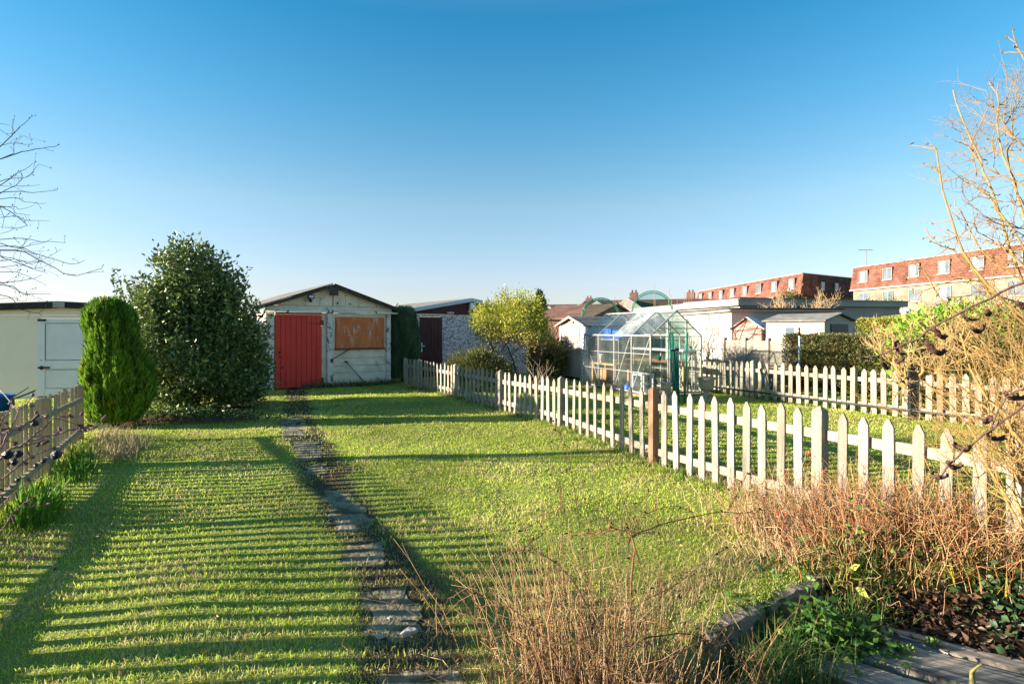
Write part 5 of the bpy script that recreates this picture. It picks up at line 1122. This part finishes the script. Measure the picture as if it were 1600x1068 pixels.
# berries
rs = np.random.default_rng(122)
def berries(label, px, py, Y, n, s=.03, r=.006):
    mb = MB(); c = P(px, py, Y)
    for k in range(n): q = rs.normal(size=3)*s; mb.lathe([(0, -r), (r*.8, -r*.5), (r, 0), (r*.8, r*.5), (0, r)], 7, (q[0], q[1], q[2]*.8))
    o = mb.build('red_berries', M['berry'], None, smooth=True); o.location = c; tag(o, label, 'berries')
M['berry'] = plain('berry_red', (.45, .02, .03), .35)
for px, py, Y, n, lb in ((1146, 752, 4.35, 9, 'bunch of red berries lowest and leftmost, beside the pale stalks'), (1266, 715, 4.25, 10, 'bunch of red berries on the brown stalks left of the tall post foot'), (1226, 742, 4.2, 7, 'small red berries in the pale stalks beside the tall post'),
                     (1225, 806, 3.9, 10, 'scattered red berries above the lawn edge straw'), (1362, 870, 3.6, 7, 'red berries over the low weeds behind the kerb end'), (1500, 866, 3.45, 7, 'red berries under the orange strap leaves'), (1580, 885, 3.35, 9, 'red berries near the ivy at the right edge')): berries(lb, px, py, Y, n)

# big bare golden shrub at the right edge
GOLD = (.27, .17, .06); rs = np.random.default_rng(131); t = thing('bare_shrub', 'large bare golden twigged shrub filling the right edge of the photo', 'shrub', (3.2, 3.28, 0)); sg = Seg(); bs = np.array([3.2, 3.28, 0])
for k in range(11):
    d = [rs.normal()*.22+.02, rs.normal()*.3, 1]; grow(sg, bs+rs.normal(size=3)*[.12, .1, 0]+[0, 0, .1], d, .72, .011, 4, rs, GOLD, 4, .55, .10, 4, .13, .66)
for k in range(20):
    a = P(1650+rs.normal()*15, 250 + 490*rs.random()**1.3, 3.3+rs.normal()*.12); grow(sg, np.array(a), [-.8, rs.normal()*.4, rs.uniform(-.1, 1.2)], .38, .006, 3, rs, (.22, .14, .055), 4, .6, .03, 4, .15, .66)
for pts, r in ([((1640, 560), (1560, 330), (1530, 250), (1486, 142)), .008], [((1640, 500), (1600, 340), (1560, 215), (1560, 128)), .0075], [((1660, 380), (1630, 200), (1605, 110), (1588, 68)), .007], [((1620, 520), (1520, 420), (1480, 320), (1463, 236)), .008],
               [((1560, 480), (1500, 400), (1465, 380), (1447, 356)), .005], [((1640, 450), (1560, 330), (1540, 300), (1512, 286)), .006], [((1650, 400), (1600, 320), (1575, 250), (1588, 212)), .006], [((1600, 440), (1540, 400), (1500, 330), (1490, 310)), .005], [((1640, 620), (1570, 560), (1500, 530), (1440, 520)), .014],
               [((1620, 800), (1580, 680), (1480, 590), (1400, 560)), .007], [((1640, 900), (1560, 760), (1510, 660), (1450, 600)), .009], [((1620, 850), (1600, 700), (1530, 600), (1500, 520)), .010], [((1560, 560), (1480, 480), (1440, 420), (1405, 405)), .005], [((1600, 500), (1530, 440), (1480, 440), (1430, 460)), .006]):
    f = cane(sg, pts, 3.3+rs.normal()*.10, r, r*.4, tuple(np.array(GOLD)*rs.uniform(.8, 1.15)), rs, 8, .13)
o = sg.build('branches', M['stem'], t, 6); o.location = -Vector(bs)
# close twigs with curled dead leaves
M['deadleaf'] = surf('curled_dead_leaf', (.10, .045, .03), (.05, .022, .016), 14, .75, .6, 60)
def curled(parent, p, size, a, seed):
    rs = np.random.default_rng(seed); mb = MB(); n, m = 12, 4; V = []
    for i in range(n+1):
        f = i/n; th = .75+f*3.9; rad = size*.42; w_ = size*.20*math.sin(math.pi*min(max(f*.94+.03, 0), 1))**.6
        cx, cz = rad*math.cos(th+2.2)+size*.3, rad*math.sin(th+2.2)*.62-size*.2
        for j in range(m+1):
            g = j/m*2-1; rip = .10*size*math.sin(i*2.1)*abs(g); V.append((cx+rip*.4, g*w_*.7, cz+abs(g)*w_*.65+rip*.5))
    mb.add(V, [(i*(m+1)+j, i*(m+1)+j+1, (i+1)*(m+1)+j+1, (i+1)*(m+1)+j) for i in range(n) for j in range(m)])
    o = mb.build('curled_leaf', M['deadleaf'], parent, smooth=True); o.location = p; o.rotation_euler = (rs.normal()*.25, rs.normal()*.3, a); md = o.modifiers.new('s', 'SOLIDIFY'); md.thickness = .0012
    return o
t = thing('leafy_twig', 'dark twig with curled brown dead leaves crossing the right of the photo at eye level', 'twig', tuple(P(1640, 425, 1.35))); sg = Seg(); rs = np.random.default_rng(133)
T0 = P(1640, 425, 1.35); cane(sg, ((1760, 380), (1640, 425), (1540, 468), (1470, 505), (1400, 545), (1340, 560)), 1.35, .0034, .0018, (.09, .055, .04), rs, 0); sg.path([P(1760, 380, 1.35), (1.75, 1.5, 1.3), (1.85, 1.6, .6), (1.9, 1.6, 0)], .0034, .005, (.09, .055, .04)); o = sg.build('stem', M['stem'], t, 7); o.location = -T0
for k, (px, py, sz, a) in enumerate(((1462, 508, .055, .3), (1452, 528, .068, .1), (1412, 545, .055, 1.4), (1378, 560, .048, .6), (1402, 556, .045, -1.8), (1540, 480, .05, .9), (1520, 505, .055, .4), (1590, 466, .06, .2), (1530, 490, .045, 2.6))): curled(t, P(px, py, 1.35)-T0, sz, a, 140+k)
t = thing('leafy_twig', 'lower dark twig with drooping curled dead leaves at the right edge above the dry stems', 'twig', tuple(P(1640, 600, 1.25))); sg = Seg(); T0 = P(1640, 600, 1.25)
cane(sg, ((1760, 560), (1640, 612), (1570, 655), (1510, 700), (1470, 740), (1440, 765)), 1.25, .0034, .0015, (.09, .055, .04), rs, 0); cane(sg, ((1640, 612), (1590, 610), (1560, 640), (1545, 690)), 1.25, .002, .001, (.09, .055, .04), rs, 0); sg.path([P(1760, 560, 1.25), (1.62, 1.4, 1.0), (1.8, 1.5, .5), (1.88, 1.55, 0)], .0034, .005, (.09, .055, .04)); o = sg.build('stem', M['stem'], t, 7); o.location = -T0
for k, (px, py, sz, a) in enumerate(((1508, 690, .055, 1.5), (1552, 670, .055, .2), (1540, 650, .045, .6), (1485, 715, .05, .3), (1478, 735, .045, 1.8), (1580, 607, .06, 0.))): curled(t, P(px, py, 1.25)-T0, sz, a, 160+k)
# left twig with black shrivelled fruit
t = thing('fruit_twig', 'close bare twig carrying black shrivelled fruit before the left fence', 'twig', tuple(P(-60, 720, 1.5))); T0 = P(-60, 720, 1.5); sg = Seg(); rs = np.random.default_rng(134); cc = (.24, .13, .11)
for pts, r in ([((-90, 800), (0, 718), (40, 690), (110, 672), (150, 668)), .0038], [((-60, 760), (0, 690), (35, 665), (62, 650)), .003], [((0, 705), (10, 680), (22, 662), (30, 640)), .0026], [((40, 690), (65, 670), (82, 655), (96, 650)), .0024], [((-80, 780), (-10, 755), (40, 720), (80, 700)), .003], [((-60, 800), (0, 790), (20, 770), (60, 745)), .002],
               [((0, 700), (-5, 660), (3, 655), (8, 650)), .003], [((20, 700), (60, 690), (100, 674), (135, 672)), .002], [((-60, 870), (0, 830), (20, 800), (60, 770)), .002], [((-50, 850), (10, 850), (40, 870), (80, 872)), .0016]): cane(sg, pts, 1.5, r, r*.5, tuple(np.array(cc)*rs.uniform(.8, 1.3)), rs, 5, .05)
for q_ in ((-90, 800), (-60, 760), (-80, 780), (-60, 800), (-60, 870), (-50, 850)): sg.path([P(*q_, 1.5), (-1.62, 1.48, .75), (-1.7, 1.45, .3), (-1.72, 1.45, 0)], .003, .004, cc)
o = sg.build('stem', M['stem'], t, 6); o.location = -T0
M['hip'] = surf('shrivelled_black_fruit', (.012, .010, .014), (.035, .03, .04), 60, .4, .8, 90)
for k, (px, py, r) in enumerate(((12, 710, .0125), (29, 709, .010), (54, 661, .0095), (88, 710, .0125), (68, 720, .006), (56, 727, .005), (28, 748, .007), (22, 722, .008))):
    rs2 = np.random.default_rng(170+k); o = MB().lathe([(0, -r), (r*.6, -r*.8), (r*.95, -r*.3), (r, .1*r), (r*.8, r*.6), (r*.3, r*.95), (r*.35, r*1.3), (0, r*1.3)], 9).build('fruit', M['hip'], t, smooth=True)
    for v in o.data.vertices: v.co += Vector(rs2.normal(size=3)*r*.08)
    o.location = P(px, py, 1.5)-T0; o.rotation_euler = (rs2.normal()*.6, rs2.normal()*1.2, 0)
# left bare tree whose branch ends reach into the picture
t = thing('bare_tree', 'bare tree whose dark thin branches reach in from the upper left edge', 'tree', (-7.3, 6.2, 0)); B0 = Vector((-7.3, 6.2, 0)); sg = Seg(); rs = np.random.default_rng(135); cb_ = (.07, .055, .05)
MB().tube([(0, 0, 0), (.03, 0, 1.2), (-.03, .02, 2.4), (.05, 0, 3.6), (.0, 0, 4.5)], [.13, .11, .09, .06, .02], 10).build('trunk', M['fascia'], t, smooth=True)
for pts, r in ([((-200, 330), (0, 250), (40, 236), (70, 232), (93, 227)), .011], [((-180, 420), (0, 230), (25, 205), (47, 184)), .010], [((-100, 280), (0, 228), (40, 226), (52, 225)), .006], [((22, 240), (22, 225), (28, 216), (38, 212)), .005], [((-150, 380), (0, 288), (25, 272), (50, 257)), .009], [((-100, 330), (0, 283), (40, 277), (60, 257)), .008],
               [((-200, 330), (0, 301), (50, 301), (90, 297)), .009], [((-120, 300), (0, 290), (30, 296), (45, 302)), .005], [((-200, 360), (0, 311), (40, 316), (72, 318)), .008], [((-200, 350), (0, 324), (30, 327), (50, 322)), .007], [((-150, 330), (0, 322), (25, 333), (48, 336)), .006], [((-200, 380), (0, 340), (40, 344), (77, 345)), .007],
               [((-200, 400), (0, 374), (50, 375), (102, 379)), .009], [((-200, 430), (0, 385), (60, 398), (110, 412), (132, 408)), .010], [((-200, 440), (0, 392), (60, 405), (110, 430), (152, 421)), .012], [((-200, 480), (0, 408), (50, 412), (95, 390)), .008], [((-200, 430), (0, 425), (35, 428), (72, 446)), .008], [((-150, 400), (0, 390), (40, 393), (65, 392)), .006],
               [((-200, 470), (0, 442), (40, 438), (65, 430)), .009], [((-200, 440), (0, 445), (35, 458), (80, 459)), .010], [((-150, 470), (0, 460), (30, 482), (60, 488), (72, 477)), .010], [((-200, 500), (0, 467), (30, 470), (44, 469)), .007], [((-150, 400), (0, 365), (20, 357), (22, 356)), .005], [((-150, 420), (0, 400), (50, 420), (85, 408)), .006], [((0, 440), (30, 455), (50, 462), (68, 468)), .006], [((-160, 460), (0, 418), (35, 415), (70, 398)), .007]):
    Y = 5.6+rs.normal()*.2; r *= .55; f = cane(sg, pts, Y, r, r*.35, cb_, rs, 6, .13); e = np.array(f[0]); sg.path([np.array([-7.3+rs.normal()*.02, 6.2, max(.9, e[2]-.7)]), (e+np.array([-7.3, 6.2, e[2]-.3]))/2+[0, 0, -.1], e], r*2.2, r, cb_)
for k in range(10): grow(sg, np.array([-7.3, 6.2, rs.uniform(2.4, 4.3)]), [rs.normal()-.8, rs.normal(), rs.uniform(0, .8)], .8, .02, 3, rs, cb_, 3, .5, .02)
o = sg.build('branches', M['stem'], t, 5); o.location = -B0
# slanting canes beyond the left fence, stones on the path, cut stem
t = thing('cane_bundle', 'dark canes sticking up at a slant before the cream outbuilding', 'canes', (-9.9, 11.6, 0)); sg = Seg()
for a, b in (((12, 625), (45, 605)), ((14, 626), (56, 609)), ((20, 624), (54, 611))): p, q = P(*a, 11.6), P(*b, 11.6); sg.add(p-Vector((-9.9, 11.6, 0)), q-Vector((-9.9, 11.6, 0)), .012, .008, (.06, .05, .04))
p = P(12, 625, 11.6)-Vector((-9.9, 11.6, 0)); sg.add((p.x-.5, 0, 0), p, .014, .012, (.06, .05, .04)); sg.build('cane', M['stem'], t)
t = thing('cane_bundle', 'long pale pole slanting over the blue tub', 'canes', tuple(P(24, 648, 9))); T0 = P(24, 648, 9); sg = Seg(); sg.add(P(27, 640, 9)-T0, P(-40, 560, 9)-T0, .010, .010, (.5, .5, .52)); q = P(27, 640, 9)-T0; sg.add(q, (q.x+.1, q.y, -T0.z), .010, .010, (.5, .5, .52)); sg.build('pole', M['stem'], t)
for (px, py, r, lb) in ((640, 988, .036, 'larger pale stone lying on the right side of the path'), (595, 997, .022, 'small pale stone on the path left of the larger one'), (610, 968, .015, 'smallest pale pebble on the path above the other two')):
    x, y = G(px, py); rs2 = np.random.default_rng(px); mb = MB().lathe([(0, -.4*r), (r*.7, -.3*r), (r, 0), (r*.7, .35*r), (0, .42*r)], 9); o = mb.build('stone', surf('pale_stone%d' % px, (.38, .35, .31), (.26, .24, .21), 30, .9, .3), None)
    for v in o.data.vertices: v.co.x *= 1.3; v.co += Vector(rs2.normal(size=3)*r*.08)
    o.location = (x, y, gzf(x, y)+.022); o.rotation_euler.z = .5; tag(o, lb, 'stone')
t = thing('cut_stem', 'cut yellow green woody stem poking up at the bottom right corner', 'stem', (P(1515, 1068, 2.35).x, 2.35, -.16)); MB().tube([(0, 0, 0), (-.005, 0, .18), (.012, 0, .25), (.01, 0, .30), (.035, -.01, .345)], [.011, .011, .012, .009, .008], 8).build('stalk', surf('green_bark', (.28, .26, .08), (.2, .17, .06), 20, .8, .3), t, smooth=True)

# scattered fallen leaves on the lawn
rs = np.random.default_rng(190); N = 420; y = 2.4+9*rs.random(N)**1.3; x = rs.uniform(-.75, .35, N)*y; z = gz(x, y)+.028
tag(leaves('fallen_leaves', np.stack([x, y, z], -1), rdirs(N, rs)*[1, 1, .3], .03, M['leaf'], None, mixc((.10, .05, .025), (.34, .2, .09), rs.random(N)), .6, .5, rs), 'scattered brown fallen leaves lying on the lawn', 'leaves', kind='stuff')

# dark pipe along the foot of the far fence
mb = MB(); mb.tube([(x-.10, y-.04, .17+.012*math.sin(3*i)) for i, (x, y) in enumerate(FF)], .018, 8)
tag(mb.build('pipe', M['metal_dark'], None, smooth=True), 'thin dark pipe running along the foot of the far picket fence', 'pipe')
